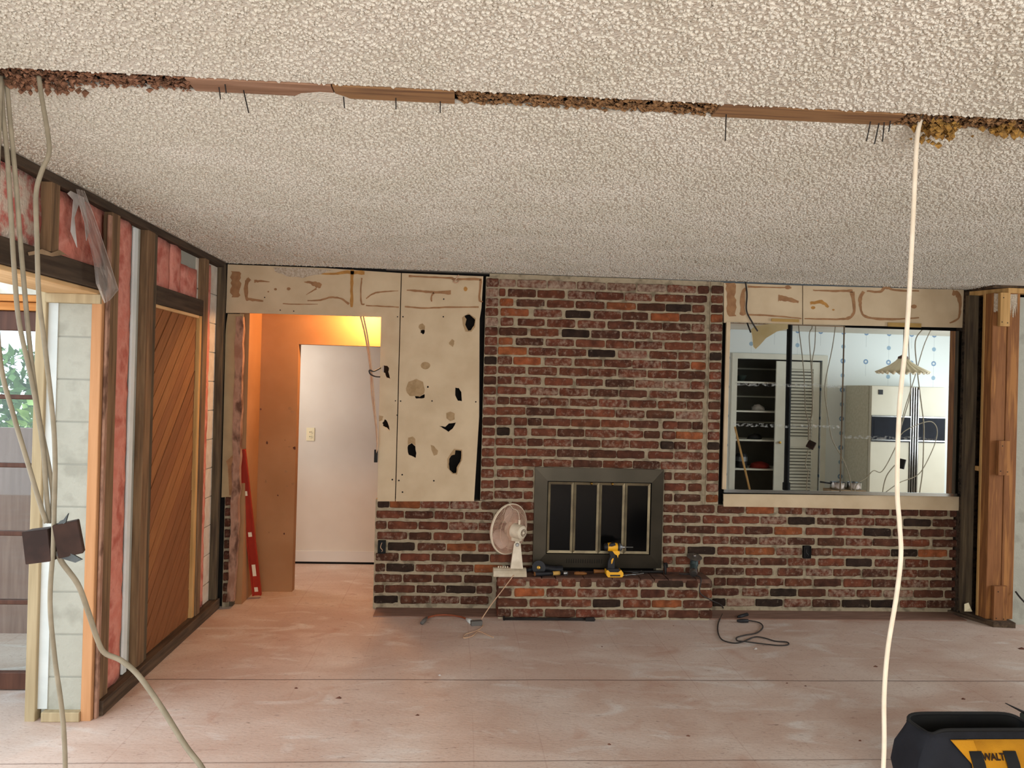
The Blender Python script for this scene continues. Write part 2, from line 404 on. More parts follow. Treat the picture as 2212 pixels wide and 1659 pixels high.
    def build(s, name, m, parent=None, smooth=False, autos=None):
        if parent is None:
            xs = [p.x for p in s.v]; ys = [p.y for p in s.v]; zs = [p.z for p in s.v]
            org = Vector(((min(xs)+max(xs))/2, (min(ys)+max(ys))/2, min(zs)))
        else: org = ORG[parent.name]
        me = bpy.data.meshes.new(name); me.from_pydata([tuple(p-org) for p in s.v], [], s.f); me.update()
        import bmesh
        bm = bmesh.new(); bm.from_mesh(me); bmesh.ops.recalc_face_normals(bm, faces=bm.faces); bm.to_mesh(me); bm.free()
        me.materials.append(MATS[m] if isinstance(m, str) else m)
        if smooth:
            for p in me.polygons: p.use_smooth = True
            if smooth != 'all': me.set_sharp_from_angle(angle=math.radians(smooth if isinstance(smooth, (int, float)) and smooth > 1 else 40))
        o = bpy.data.objects.new(name, me); col.objects.link(o)
        if parent is None: o.location = org
        else: o.parent = parent
        ORG[o.name] = org; return o
def smooth_path(pts, k=6):
    pts = [Vector(p) for p in pts]; out = []
    for i in range(len(pts)-1):
        p0, p1, p2, p3 = pts[max(i-1, 0)], pts[i], pts[i+1], pts[min(i+2, len(pts)-1)]
        for j in range(k):
            t = j/k
            out.append(.5*((2*p1)+(p2-p0)*t+(2*p0-5*p1+4*p2-p3)*t*t+(3*p1-p0-3*p2+p3)*t*t*t))
    return out+[pts[-1]]
def single(name, mb, m, label, cat, group=None, smooth=False):
    return tag(mb.build(name, m, None, smooth), label, cat, group)
def struct(name, mb, m, label, cat='wall', smooth=False):
    return tag(mb.build(name, m, None, smooth), label, cat, None, 'structure')
def cable(name, pts, r, m, label, k=6, cat='cable', group=None, flat=False):
    return single(name, MB().tube(smooth_path(pts, k), r, 8), m, label, cat, group, 'all')
def filled(name, outline, holes, y0, th, m, parent=None):
    """board in an XZ plane with real holes; front face at y0, thickness th behind it"""
    cu = bpy.data.curves.new(name, 'CURVE'); cu.dimensions = '2D'; cu.fill_mode = 'BOTH'; cu.extrude = th/2
    for lp in [outline]+holes:
        sp = cu.splines.new('POLY'); sp.points.add(len(lp)-1); sp.use_cyclic_u = True
        for q, (x, z) in zip(sp.points, lp): q.co = (x, z, 0, 1)
    t = bpy.data.objects.new('tmp_fill', cu); col.objects.link(t)
    dg = bpy.context.evaluated_depsgraph_get(); me = bpy.data.meshes.new_from_object(t.evaluated_get(dg))
    bpy.data.objects.remove(t); mb = MB()
    mb.add([(v.co.x, y0+th/2-v.co.z, v.co.y) for v in me.vertices], [tuple(p.vertices) for p in me.polygons])
    bpy.data.meshes.remove(me)
    return mb.build(name, m, parent)
def c3(x, y): return (440+x/3.568, 550+y/3.568)
def c4(x, y): return (440+x/3.19, 900+y/3.19)
def c5(x, y): return (1020+x/3.77, 580+y/3.77)
def c6(x, y): return (1020+x/3.95, 980+y/3.95)
def c7(x, y): return (1540+x/3.19, 580+y/3.19)
def cm1(x, y): return (1560+x/4.254, 690+y/4.254)
def cm2(x, y): return (1800+x/4.255, 690+y/4.255)
def cl(x, y): return (x/3.317, 600+y/3.317)
def cl2(x, y): return (x/3.317, 1080+y/3.317)

# ------------------------------------------------------------------ the setting
H = 2.44; XL = -1.676; XR = 3.80; YEND = -0.27; YREAR = -8.2; XK = 7.3; GAP0, GAP1 = -3.50, -3.40
struct('floor', MB().box((-6.5, YREAR, -.12), (XK+.2, 3.2, 0)), 'floor_slab', 'pinkish beige stripped concrete floor with faint old tile joints', 'floor')
def ceil_piece(a, b, lab, nm='ceiling'):
    return struct(nm, MB().box((a[0], a[1], H), (b[0], b[1], H+.013)), 'popcorn', lab, 'ceiling')
def grains(parent, x0, x1, y0, y1, seed, dens):
    mb = MB().add([(x0, y0, H-.0002), (x0, y1, H-.0002), (x1, y1, H-.0002), (x1, y0, H-.0002)], [(0, 1, 2, 3)])
    o = mb.build('popcorn_grains', 'popcorn', parent); o['kind'] = 'stuff'
    ng = bpy.data.node_groups.new('popcorn_scatter', 'GeometryNodeTree'); N = ng.nodes; L = ng.links
    ng.interface.new_socket('Geometry', in_out='INPUT', socket_type='NodeSocketGeometry'); ng.interface.new_socket('Geometry', in_out='OUTPUT', socket_type='NodeSocketGeometry')
    gi = N.new('NodeGroupInput'); go = N.new('NodeGroupOutput')
    dp = N.new('GeometryNodeDistributePointsOnFaces'); dp.inputs['Density'].default_value = dens; dp.inputs['Seed'].default_value = seed
    ic = N.new('GeometryNodeMeshIcoSphere'); ic.inputs['Radius'].default_value = .0054; ic.inputs['Subdivisions'].default_value = 1
    sm = N.new('GeometryNodeSetMaterial'); sm.inputs['Material'].default_value = MATS['popcorn']
    ip = N.new('GeometryNodeInstanceOnPoints')
    rv = N.new('FunctionNodeRandomValue'); rv.data_type = 'FLOAT_VECTOR'; rv.inputs[0].default_value = (.5, .5, .6); rv.inputs[1].default_value = (1.5, 1.5, 1.35)
    rr = N.new('FunctionNodeRandomValue'); rr.data_type = 'FLOAT_VECTOR'; rr.inputs[0].default_value = (-.4, -.4, 0); rr.inputs[1].default_value = (.4, .4, 6.28)
    L.new(gi.outputs[0], dp.inputs['Mesh']); L.new(dp.outputs['Points'], ip.inputs['Points']); L.new(ic.outputs['Mesh'], sm.inputs['Geometry']); L.new(sm.outputs['Geometry'], ip.inputs['Instance'])
    L.new(rv.outputs[0], ip.inputs['Scale']); L.new(rr.outputs[0], ip.inputs['Rotation'])
    L.new(ip.outputs['Instances'], go.inputs[0])
    o.modifiers.new('scatter', 'NODES').node_group = ng
cf = ceil_piece((-1.95, GAP1), (XK+.2, 0.02), 'grey popcorn ceiling between the slot and the brick wall')
cn = ceil_piece((-1.95, YREAR), (XK+.2, GAP0), 'grey popcorn ceiling on the camera side of the slot')
grains(cf, -1.66, 3.8, GAP1+.003, -.02, 1, 7500); grains(cn, -1.66, 2.3, -4.6, GAP0-.003, 2, 7500)
struct('ceiling_hall', MB().box((-2.2, .02, H), (1.4, 3.0, H+.02)), 'hall_white', 'plain ceiling of the hall beyond the doorway', 'ceiling')
struct('roof_deck', MB().box((-2.1, YREAR-.2, H+.10), (XK+.4, 3.2, H+.16)), 'cavity', 'dark attic boards above the ceiling slot', 'ceiling')
struct('wall_back', MB().box((-.56, .09, 0), (XK, .14, H)).box((-2.1, .0, 2.10), (-.56, .09, H+.02)).box((-2.1, .04, 0), (-1.60, .09, 2.1)), 'cavity', 'dark cavity wall behind the brick and wallboard')  # boxes over and left of the doorway added to block leaking closet light
# rear wall with window, left wall near the camera, kitchen side walls
mb = MB(); mb.box((-2, YREAR-.15, 0), (XK+.2, YREAR, .7)); mb.box((-2, YREAR-.15, 2.2), (XK+.2, YREAR, H+.1)); mb.box((-2, YREAR-.15, .7), (-.8, YREAR, 2.2)); mb.box((2.6, YREAR-.15, .7), (XK+.2, YREAR, 2.2))
struct('wall_rear', mb, 'interior_wall', 'pale wall behind the camera with a wide window')
struct('wall_left_near', MB().box((-1.95, YREAR, 0), (XL, -4.95, H)), 'interior_wall', 'pale left wall behind the camera')
mb = MB(); mb.box((XK, -4.6, 0), (XK+.15, .1, .75)); mb.box((XK, -4.6, 2.2), (XK+.15, .1, H)); mb.box((XK, -4.6, .75), (XK+.15, -3.5, 2.2)); mb.box((XK, -.9, .75), (XK+.15, .1, 2.2))
struct('wall_kitchen_side', mb, 'interior_wall', 'pale kitchen side wall with a window')
struct('wall_right_return', MB().box((3.985, YEND, 0), (XK, YEND+.1, H-.08)), 'block', 'stained white wall beside the corner posts')
# dirt line and floor strip along the back wall
struct('floor_strip', MB().box((-.56, -.2, 0), (3.72, .02, .008)), mat('strip', '8a6c5e', '7a5e50', 5, .9, stretch=(1, 5, 5)), 'darker raised strip of floor along the brick wall', 'floor')

# ------------------------------------------------------------------ bricks
def brick_mesh(i, w, h=.056, dep=.05):
    rr = random.Random(100+i); ch = .007; mb = MB(); loop = []
    def jit(): return rr.uniform(-.0022, .0022)
    nx = 5 if w > .15 else 3
    for k in range(nx+1): loop.append((-w/2+ch+(w-2*ch)*k/nx, -h/2+jit()))
    loop += [(w/2-.001, -h/2+ch), (w/2+jit(), jit()), (w/2-.001, h/2-ch)]
    for k in range(nx+1): loop.append((w/2-ch-(w-2*ch)*k/nx, h/2+jit()))
    loop += [(-w/2+.001, h/2-ch), (-w/2+jit(), jit()), (-w/2+.001, -h/2+ch)]
    if rr.random() < .5:      # a chipped corner
        k = nx; loop[k] = (loop[k][0]-rr.uniform(.004, .016), loop[k][1]+rr.uniform(0, .006))
    n = len(loop); cx = 0
    front = [(x*(1-.006/(w/2)), 0, z*(1-.005/(h/2))) for x, z in loop]; mid = [(x, .005, z) for x, z in loop]; back = [(x, dep, z) for x, z in loop]
    fs = [tuple(range(n))]+[(k, (k+1) % n, n+(k+1) % n, n+k) for k in range(n)]+[(n+k, n+(k+1) % n, 2*n+(k+1) % n, 2*n+k) for k in range(n)]
    me = bpy.data.meshes.new('brick'); me.from_pydata(front+mid+back, [], fs); me.update()
    import bmesh
    bm = bmesh.new(); bm.from_mesh(me); bmesh.ops.recalc_face_normals(bm, faces=bm.faces); bm.to_mesh(me); bm.free()
    me.materials.append(MATS['brick']); return me
LONG = [brick_mesh(i, .2) for i in range(7)]; SHORT = [brick_mesh(20+i, .095) for i in range(4)]
TONE = {'r': ('704230', .18), 'd': ('5c3a2c', .15), 'o': ('9a5a38', .13), 'k': ('382a22', .08), 'p': ('70402f', .24), 'w': ('724636', .36)}
def brick(parent, x0, x1, z, y, tone, hs=1.0, axis='x'):
    w = x1-x0; base = LONG if w > .14 else SHORT; bw = .2 if w > .14 else .095
    o = bpy.data.objects.new('brick', R_.choice(base)); col.objects.link(o); o.parent = parent
    c = lin(TONE[tone][0]); k = R_.uniform(.78, 1.22)*.76; o.color = (c[0]*k*R_.uniform(.94, 1.06), c[1]*k, c[2]*k*R_.uniform(.94, 1.06), max(0, TONE[tone][1]+R_.uniform(-.05, .05)))
    og = ORG[parent.name]
    o.location = Vector(((x0+x1)/2, y+R_.uniform(-.003, .003), z))-og; o.scale = (w/bw, 1, hs*R_.uniform(.95, 1.05))
    o.rotation_euler = (0, R_.uniform(-.012, .012), 0)
    if axis == 'y': o.rotation_euler = (0, 0, -math.pi/2)
    return o
_an = [(1, 2.370), (10, 1.7374), (14, 1.4412), (19, 1.0688), (23, .7530), (26, .5240), (32, .066)]
def zrow(k):
    for (a, za), (b_, zb) in zip(_an, _an[1:]):
        if a <= k <= b_: return za+(zb-za)*(k-a)/(b_-a)
ch = thing('brick_chimney', 'tall red brick chimney breast with light mortar around the fireplace', 'brick wall', (1.04, 0, 0))
mo = MB(); mo.box((.19, .010, .786), (1.90, .089, H-.005)); mo.build('mortar', 'mortar', ch)
MB().box((.165, -.004, .79), (.262, .088, H-.03)).build('column_mortar', 'mortar', ch); MB().box((1.822, -.004, .79), (1.918, .088, H-.01)).build('column_mortar', 'mortar', ch)
ROWS = {
1: '215-355w 365-605w 615-845w 855-1090w 1100-1335w 1345-1580w 1590-1825p 1840-1930d',
2: '220-270r 290-520d 530-755r 780-1000p 1005-1235r 1245-1465p 1490-1725r 1735-1915d',
3: '225-335o 360-590d 610-830r 845-1080r 1095-1335o 1345-1575d 1580-1785k 1795-1895r',
4: '230-460o 500-730p 760-965k 990-1215r 1225-1435d 1455-1690o 1695-1900d',
5: '230-335r 370-590r 610-840r 860-1085r 1105-1320d 1335-1550d 1555-1780d 1790-1895p',
6: '220-450d 475-705r 730-955k 970-1205d 1220-1455p 1470-1700r 1705-1910d',
7: '215-330o 355-580d 600-830r 845-1080r 1090-1320r 1330-1550p 1570-1805r 1810-1905r',
8: '210-445o 460-685p 700-930r 945-1165k 1190-1425w 1445-1670r 1680-1905r',
9: '205-325r 335-560o 590-810p 835-1060r 1075-1300r 1305-1540p 1545-1775r 1785-1905o',
10: '210-435r 455-690r 710-940r 945-1175p 1190-1420r 1430-1670p 1680-1900d',
11: '205-320r 340-560p 590-820r 845-1065r 1085-1320d 1330-1555p 1565-1780w 1785-1895p',
12: '205-440r 470-700p 710-945p 960-1190d 1200-1425d 1445-1670p 1690-1890d',
13: '205-300d 305-540p 550-785r 795-1020r 1030-1265p 1280-1500r 1515-1745r 1750-1880r',
14: '195-435r 440-670d 680-915r 920-1165r 1170-1405r 1420-1645d 1660-1880w',
15: '195-320r 340-445r* 455-565d 575-800r 805-1045r 1050-1280r 1285-1520d 1555-1665r* 1670-1790d 1795-1880d',
16: '200-305k 340-445r* 480-685r 695-915d 920-1165p 1170-1395r 1400-1530d 1550-1650p* 1660-1880o',
17: '190-330r 340-440r* 450-575d 580-810p 820-1045d 1055-1280r 1285-1520r 1535-1635k* 1645-1745d 1755-1875r',
18: '195-440r 445-680r 690-940d 945-1175d 1180-1405d 1435-1640r 1650-1880r',
19: '195-330r 340-570r 580-810r 820-1060d 1065-1305r 1310-1530d 1535-1755p 1765-1870r'}
def parse(s):
    for t in s.split():
        pr = t.endswith('*'); t = t.rstrip('*'); tone = t[-1]; a, b_ = t[:-1].split('-'); yield float(a), float(b_), tone, pr
LC = 'p w p p w r r d k r d r p r d r r r r r r r'.split(); RC = 'd r d o p d r k r r r r d p r p k r r r r o'.split()
for k, s in ROWS.items():
    ycrop = 145+(k-1)*80.6
    for a, b_, t, pr in parse(s):
        xa = onY(*c5(a, ycrop), 0).x; xb = onY(*c5(b_, ycrop), 0).x
        brick(ch, xa, xb, zrow(k), -.028 if pr else .001, t)
for k in range(1, 23):
    if k > 1 or True:
        brick(ch, .167, .258, zrow(k)-.004, -.016 if k < 6 else -.013, LC[k-1], 1.05)
        brick(ch, 1.826, 1.915, zrow(k)+.002, -.014, RC[k-1], 1.0)
for k, s in {20: '210-440r 450-522r 1640-1705d 1725-1960r', 21: '190-310d 320-522r 1640-1825r 1845-1960r', 22: '190-430r 440-520r 1640-1710d 1725-1950d'}.items():
    for a, b_, t, pr in parse(s):
        yc = 165+(k-20)*88+(35 if a > 1000 else 0)
        brick(ch, onY(*c6(a, yc), 0).x, onY(*c6(b_, yc), 0).x, zrow(k), .001, t)
# low brick walls either side
wl = thing('brick_wainscot', 'low dark red brick wall under the holed wallboard, left of the hearth', 'brick wall', (-.1, 0, 0))
MB().box((-.585, .010, 0), (.56, .089, .785)).build('mortar', 'mortar', wl)
WL = {23: '105-270k 275-715o 720-1130p 1145-1560p 1590-1990d', 24: '85-480r 495-900d 920-1335r 1355-1760r', 25: '75-230d 250-670r 690-1110r 1130-1540p 1550-1960r',
26: '95-525r 555-875d 905-1310r 1330-1740d', 27: '250-635k 675-1080d 1095-1515o 1545-1960r', 28: '75-405d 430-855r 875-1285d 1305-1700k 1715-2120r',
29: '70-210d 225-625k 645-1060p 1080-1480d 1490-1900o', 30: '60-450d 470-880d 900-1310d 1345-1745d', 31: '50-195d 210-640d 660-1070d 1085-1510k 1520-1745d', 32: '50-395k 430-850d 865-1275p 1290-1695d'}
for k, s in WL.items():
    yc = 135+(k-23)*149.4; last = 0
    for a, b_, t, pr in parse(s):
        xa = onY(800+a/6.637, 1070+yc/6.637, 0).x; last = onY(800+b_/6.637, 1070+yc/6.637, 0).x
        if xa < .5: brick(wl, xa, last, zrow(k), 0, t)
    while last < .52 and k < 30:
        nx = min(last+.215, .56); brick(wl, last+.015, nx, zrow(k), 0, R_.choice('ddr')); last = nx
wr = thing('brick_wainscot', 'low red brick wall under the mirror, right of the fireplace', 'brick wall', (2.6, 0, 0))
MB().box((1.47, .010, 0), (3.735, .089, .785)).build('mortar', 'mortar', wr)
WR = {23: '75-350r 375-710d 745-1075d 1100-1445o 1500-1795r 1840-2155p 2175-2505d 2540-2870r 2905-3230d 3250-3585d 3625-3705d',
24: '75-185r 205-535d 565-895r 930-1265r 1280-1600p 1620-1950k 1980-2325d 2340-2690r 2700-2960r 3050-3385k 3410-3700d',
25: '75-345d 365-715d 735-1065r 1085-1430d 1450-1795o 1840-2165r 2195-2540p 2555-2890k 2920-3230d 3260-3550d 3565-3705d',
26: '75-175r 205-535r 565-885r 905-1240d 1260-1590p 1615-1950d 1985-2310d 2335-2660p 2670-3010d 3020-3370r 3410-3710d',
27: '70-345r 375-715k 745-1075r 1090-1450o 1475-1790p 1905-2150d 2170-2510r 2525-2880r 2895-3220k 3230-3590o 3615-3700d',
28: '75-190r 230-530r 575-890d 910-1250r 1275-1600d 1620-1960r 1995-2315r 2335-2655k 2695-3010p 3070-3350p 3375-3700d',
29: '75-330r 350-505d 525-710d 725-1075d 1095-1425r 1490-1800r 1840-2165p 2180-2520r 2540-2860d 2875-3220p 3225-3495d 3505-3700d',
30: '700-850d 860-1215d 1230-1565r 1580-1910r 1940-2275d 2305-2650r 2665-2970d 3025-3360p 3375-3690d',
31: '680-1010d 1050-1375p 1400-1725k 1745-2085d 2115-2450p 2470-2780p 2805-3165w 3175-3540d 3560-3695d',
32: '680-845k 860-1205w 1215-1550k 1570-1900p 1920-2260d 2285-2630k 2645-2980k 3005-3330p 3340-3690d'}
for k, s in WR.items():
    yc = 225+(k-23)*129.6
    for a, b_, t, pr in parse(s):
        brick(wr, onY(1420+a/5.72, 1060+yc/5.72, 0).x, onY(1420+b_/5.72, 1060+yc/5.72, 0).x, zrow(k), 0, t)
# hearth
HY, HZ, HX0, HX1 = -.225, .292, .296, 1.812
he = thing('brick_hearth', 'raised brick hearth ledge in front of the fireplace', 'hearth', (1.05, -.1, 0))
MB().box((HX0+.008, HY+.010, 0), (HX1-.008, .008, HZ-.018)).build('mortar', 'mortar', he)
HR = {1: (1090, '215-460r 490-735r 765-885r 920-1020d 1060-1270d 1305-1420r 1430-1540r 1580-1805k 1825-1930d 1950-2050d'),
2: (1190, '215-335d 360-615o 635-885r 900-1150r 1165-1415r 1440-1645d 1665-1925r 1940-2050r'),
3: (1280, '215-470d 490-745r 760-1015r 1030-1265k 1290-1525r 1535-1790o 1800-2050d'),
4: (1370, '215-330d 345-605r 620-880d 885-1135p 1145-1395r 1405-1660r 1675-1935d 1940-2050d')}
for k, (yc, s) in HR.items():
    for a, b_, t, pr in parse(s):
        brick(he, onY(*c6(a, yc), HY).x, onY(*c6(b_, yc), HY).x, HZ-.036-(k-1)*.0715, HY, t, 1.0)
    for j in range(2):
        o = brick(he, 0, .1, 0, 0, R_.choice('rdd')); o.rotation_euler = (0, 0, -math.pi/2)
        o.location = Vector((HX0, HY+.055+j*.108, HZ-.036-(k-1)*.0715))-ORG[he.name]
        o = brick(he, 0, .1, 0, 0, R_.choice('rdd')); o.rotation_euler = (0, 0, math.pi/2)
        o.location = Vector((HX1, HY+.055+j*.108, HZ-.036-(k-1)*.0715))-ORG[he.name]
x = HX0
while x < HX1-.05:                                   # top bricks laid flat
    w = R_.choice((.2, .2, .1, .105)); w = min(w, HX1-x)
    for j in range(2):
        MB().bbox((x+.003, HY+.002+j*.112, HZ-.03), (x+w-.003, HY+.110+j*.112, HZ-R_.uniform(0, .003)), .004).build('top_brick', MATS.get('hearth_top') or mat('hearth_top', '5a4034', '443028', 12, .9, bump=.5, bscale=60, c3='684a3c'), he)
    x += w

# ------------------------------------------------------------------ wallboard with glue marks and holes
YB = -.014
def bx(fn, pts, y=YB): return [(onY(*fn(a, b_), y).x, onY(*fn(a, b_), y).z) for a, b_ in pts]
def px_(pts, y=YB): return [(onY(a, b_, y).x, onY(a, b_, y).z) for a, b_ in pts]
def rough(lp, amp=.004, seg=3, seed=1):
    rr = random.Random(seed); out = []
    for i in range(len(lp)):
        a, b_ = lp[i], lp[(i+1) % len(lp)]
        for j in range(seg):
            t = j/seg; out.append((a[0]+(b_[0]-a[0])*t+rr.uniform(-amp, amp), a[1]+(b_[1]-a[1])*t+rr.uniform(-amp, amp)))
    return out
def ell(cx, cy, rx, ry, n=12): return [(cx+rx*math.cos(2*math.pi*i/n), cy+ry*math.sin(2*math.pi*i/n)) for i in range(n)]
def decal(parent, name, loop, m, y=YB, th=.0012):
    MB().prism([(p[0], y-th, p[1]) for p in loop], (0, th+.0004, 0)).build(name, m, parent)
_sd = [0]
def stroke(parent, fn, pts, w, m='glue', y=YB, name='glue_mark'):
    _sd[0] += 1; rr = random.Random(_sd[0]); P3 = [Vector((*q, 0)) for q in bx(fn, pts, y)]
    sp = smooth_path(P3, 5) if len(P3) > 2 else smooth_path([P3[0], P3[0].lerp(P3[1], .5), P3[1]], 5)
    px_m = (onY(*fn(100, 0), y)-onY(*fn(0, 0), y)).length/100
    ws = w if isinstance(w, (list, tuple)) else [w, w]; n = len(sp); L_, R2 = [], []
    for i, p in enumerate(sp):
        t = (sp[min(i+1, n-1)]-sp[max(i-1, 0)]).normalized(); nn = Vector((-t.y, t.x, 0)); f = i/(n-1)*(len(ws)-1); k = min(int(f), len(ws)-2)
        ww = (ws[k]+(ws[k+1]-ws[k])*(f-k))*px_m/2
        L_.append(p+nn*ww*rr.uniform(.7, 1.25)); R2.append(p-nn*ww*rr.uniform(.7, 1.25))
    th = .0015; vs, fs = [], []
    for a, b_ in zip(L_, R2): vs += [(a.x, y-th, a.y), (b_.x, y-th, b_.y)]
    for i in range(n-1): fs.append((2*i, 2*i+1, 2*i+3, 2*i+2))
    MB().add(vs, fs).build(name, m, parent)
def nailhole(parent, fn, a, b_, r=6): decal(parent, 'nail_hole', bx(fn, ell(a, b_, r, r, 7)), 'cavity', th=.0008)

# board over the door
b1 = thing('wallboard', 'beige wallboard above the doorway with brown glue loops', 'wallboard', (-.9, YB, .77))
out1 = px_([(492, 571), (700, 579), (866, 590), (853, 1083), (815, 1083), (823, 685), (700, 681), (527, 676), (488, 676)])
holesF = [bx(c3, [(1372, 880), (1385, 852), (1415, 858), (1430, 880), (1420, 905), (1438, 960), (1410, 945), (1395, 915), (1376, 905)]),
          bx(c3, [(1378, 1300), (1395, 1268), (1420, 1290), (1432, 1355), (1410, 1335), (1384, 1320)])]
filled('board', out1, [rough(h, .003, 2, i) for i, h in enumerate(holesF)], YB, .013, 'drywall', b1)
for s_, w_ in ([(250, 130), (245, 220), (245, 330)], (70, 80, 60)), ([(355, 185), (330, 220), (330, 330), (360, 345), (460, 358)], (34, 30, 28, 24, 10)), ([(390, 205), (440, 205), (510, 210)], (26, 16, 4)), \
             ([(775, 212), (820, 215), (870, 232), (905, 245)], (6, 22, 44, 40)), ([(870, 262), (830, 285), (790, 310)], (12, 9, 4)), ([(800, 355), (900, 350), (980, 330), (1060, 340), (1120, 382)], (8, 14, 14, 14, 18)), \
             ([(610, 378), (700, 382), (880, 382)], (8, 10, 4)), ([(1220, 180), (1212, 250), (1215, 370), (1240, 382)], (14, 10, 14, 12)), ([(1250, 392), (1400, 400), (1505, 405)], (10, 12, 9)), ([(1252, 340), (1310, 300), (1400, 285), (1500, 280)], (8, 13, 11, 5)):
    stroke(b1, c3, s_, w_)
stroke(b1, c3, [(1145, 115), (1142, 250), (1140, 405)], (26, 24, 22), 'amber_glue')
stroke(b1, c3, [(860, 146), (1000, 148), (1080, 137), (1240, 140)], (10, 16, 28, 30), 'amber_glue')
for d in ((553, 267, 12), (655, 264, 15), (498, 286, 7)): decal(b1, 'glue_dot', rough(bx(c3, ell(d[0], d[1], d[2], d[2]*.8, 9)), .001, 1, d[0]), 'glue')
decal(b1, 'torn_patch', rough(bx(c3, [(1352, 1240), (1385, 1245), (1378, 1275), (1352, 1285)]), .002, 2, 3), 'torn_paper')
decal(b1, 'texture_overspray', rough(bx(c3, [(540, 95), (840, 108), (1000, 120), (900, 150), (760, 178), (640, 165), (545, 130)]), .004, 3, 4), mat('overspray', 'c2b6a6', 'a3937e', 90, .95, bump=1, bscale=120), th=.004)
for a, b_ in ((590, 428), (694, 436), (470, 330), (1494, 479), (1478, 1127), (1490, 1237)): nailhole(b1, c3, a, b_, 5)
# board beside the chimney
b2 = thing('wallboard', 'tall beige wallboard with ragged black holes beside the chimney', 'wallboard', (-.15, YB, .77))
out2 = px_([(868, 590), (1044, 597), (1040, 665), (1036, 690), (1035, 900), (1024, 1083), (855, 1083)])
H2 = [[(2010, 470), (2050, 460), (2090, 500), (2085, 545), (2060, 585), (2040, 585), (2015, 540), (2025, 500)], [(1672, 582), (1705, 578), (1705, 600), (1690, 615), (1672, 600)],
      [(1630, 1090), (1665, 1096), (1700, 1075), (1703, 1100), (1680, 1110), (1635, 1108)], [(1940, 1025), (1965, 1030), (1985, 1060), (1990, 1130), (1960, 1125), (1938, 1085)],
      [(1815, 1322), (1860, 1327), (1890, 1300), (1945, 1295), (1920, 1340), (1885, 1368), (1860, 1347), (1830, 1328)], [(1575, 1470), (1605, 1455), (1630, 1480), (1638, 1530), (1632, 1565), (1600, 1550), (1580, 1540), (1570, 1500)],
      ell(1727, 1020, 7, 9, 7)]
HM = [(1735, 232), (1775, 235), (1772, 290), (1770, 310), (1745, 350), (1740, 390), (1720, 390), (1695, 365), (1690, 330), (1690, 290), (1705, 270), (1730, 260)]
hl = [rough(bx(c3, h), .0022, 2, 30+i) for i, h in enumerate(H2)]+[rough(bx(c4, HM), .002, 2, 60)]
filled('board', out2, hl, YB, .013, 'drywall', b2)
def ring_patch(parent, fn, outer, hole):     # torn paper around a hole, with the hole left open
    filled('torn_patch', rough(bx(fn, outer), .0015, 2, len(outer)), [hole] if hole else [], YB-.0012, .0014, 'torn_paper', parent)
ring_patch(b2, c3, [(1992, 485), (2040, 452), (2098, 490), (2092, 560), (2062, 596), (2015, 592), (1998, 540)], [(x, z) for x, z in hl[0]])
ring_patch(b2, c4, [(1725, 222), (1782, 228), (1780, 300), (1755, 352), (1746, 398), (1712, 396), (1680, 350), (1678, 290), (1700, 258)], hl[7])
for lp in ([(1660, 540), (1685, 528), (1705, 550), (1705, 577), (1672, 580), (1655, 560)], [(1890, 680), (1915, 650), (1932, 665), (1930, 690), (1920, 712), (1890, 690)], ell(1710, 855, 37, 29),
           [(1558, 1030), (1580, 980), (1640, 958), (1690, 980), (1703, 1040), (1698, 1072), (1665, 1092), (1625, 1090), (1590, 1090), (1565, 1065)], [(1870, 1220), (1900, 1208), (1935, 1225), (1935, 1270), (1900, 1285), (1870, 1260)],
           [(1575, 1410), (1610, 1402), (1630, 1420), (1632, 1474), (1603, 1452), (1572, 1466)], [(1750, 1465), (1775, 1475), (1805, 1510), (1800, 1540), (1775, 1550), (1755, 1500)]):
    decal(b2, 'torn_patch', rough(bx(c3, lp), .0015, 2, int(lp[0][0])), 'torn_paper')
stroke(b2, c3, [(1580, 165), (1700, 172), (1900, 180), (1935, 190), (2115, 190), (2135, 210), (2125, 345), (2150, 362)], (18, 14, 16, 20, 18, 22, 18, 10))
stroke(b2, c3, [(1550, 400), (1700, 412), (1900, 405), (2120, 405)], (12, 14, 14, 12)); stroke(b2, c3, [(1565, 275), (1650, 280), (1760, 290), (1905, 292)], (8, 18, 18, 34)); stroke(b2, c3, [(1775, 295), (1755, 325), (1757, 362)], (16, 14, 10))
decal(b2, 'glue_dot', rough(bx(c3, ell(2018, 265, 15, 18, 10)), .001, 1, 2), 'amber_glue')
for a, b_ in ((1536, 479), (1847, 479), (1760, 1128), (2097, 1135), (1518, 1129), (1850, 343)): nailhole(b2, c3, a, b_, 6)
for a, b_ in ((1586, 442), (1368, 400), (1300, 434), (1345, 440), (1370, 520)): nailhole(b2, c4, a, b_, 6)
# strip left of the door
b3 = thing('wallboard', 'narrow darker wallboard strip left of the doorway', 'wallboard', (-1.6, YB, .8))
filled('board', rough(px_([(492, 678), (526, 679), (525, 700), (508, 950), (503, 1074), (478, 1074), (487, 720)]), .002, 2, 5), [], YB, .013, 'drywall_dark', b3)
decal(b3, 'torn_patch', rough(px_([(488, 997), (506, 980), (503, 1070), (495, 1070), (493, 1010)]), .002, 2, 6), 'glue')
lb = thing('brick_pier', 'narrow dark brick strip under the wallboard left of the doorway', 'brick wall', (-1.62, 0, 0))
MB().box((XL+.03, .012, 0), (-1.601, .039, .78)).build('mortar', 'mortar', lb)
for k in range(23, 33): brick(lb, XL+.035, -1.602, zrow(k), 0, 'd')
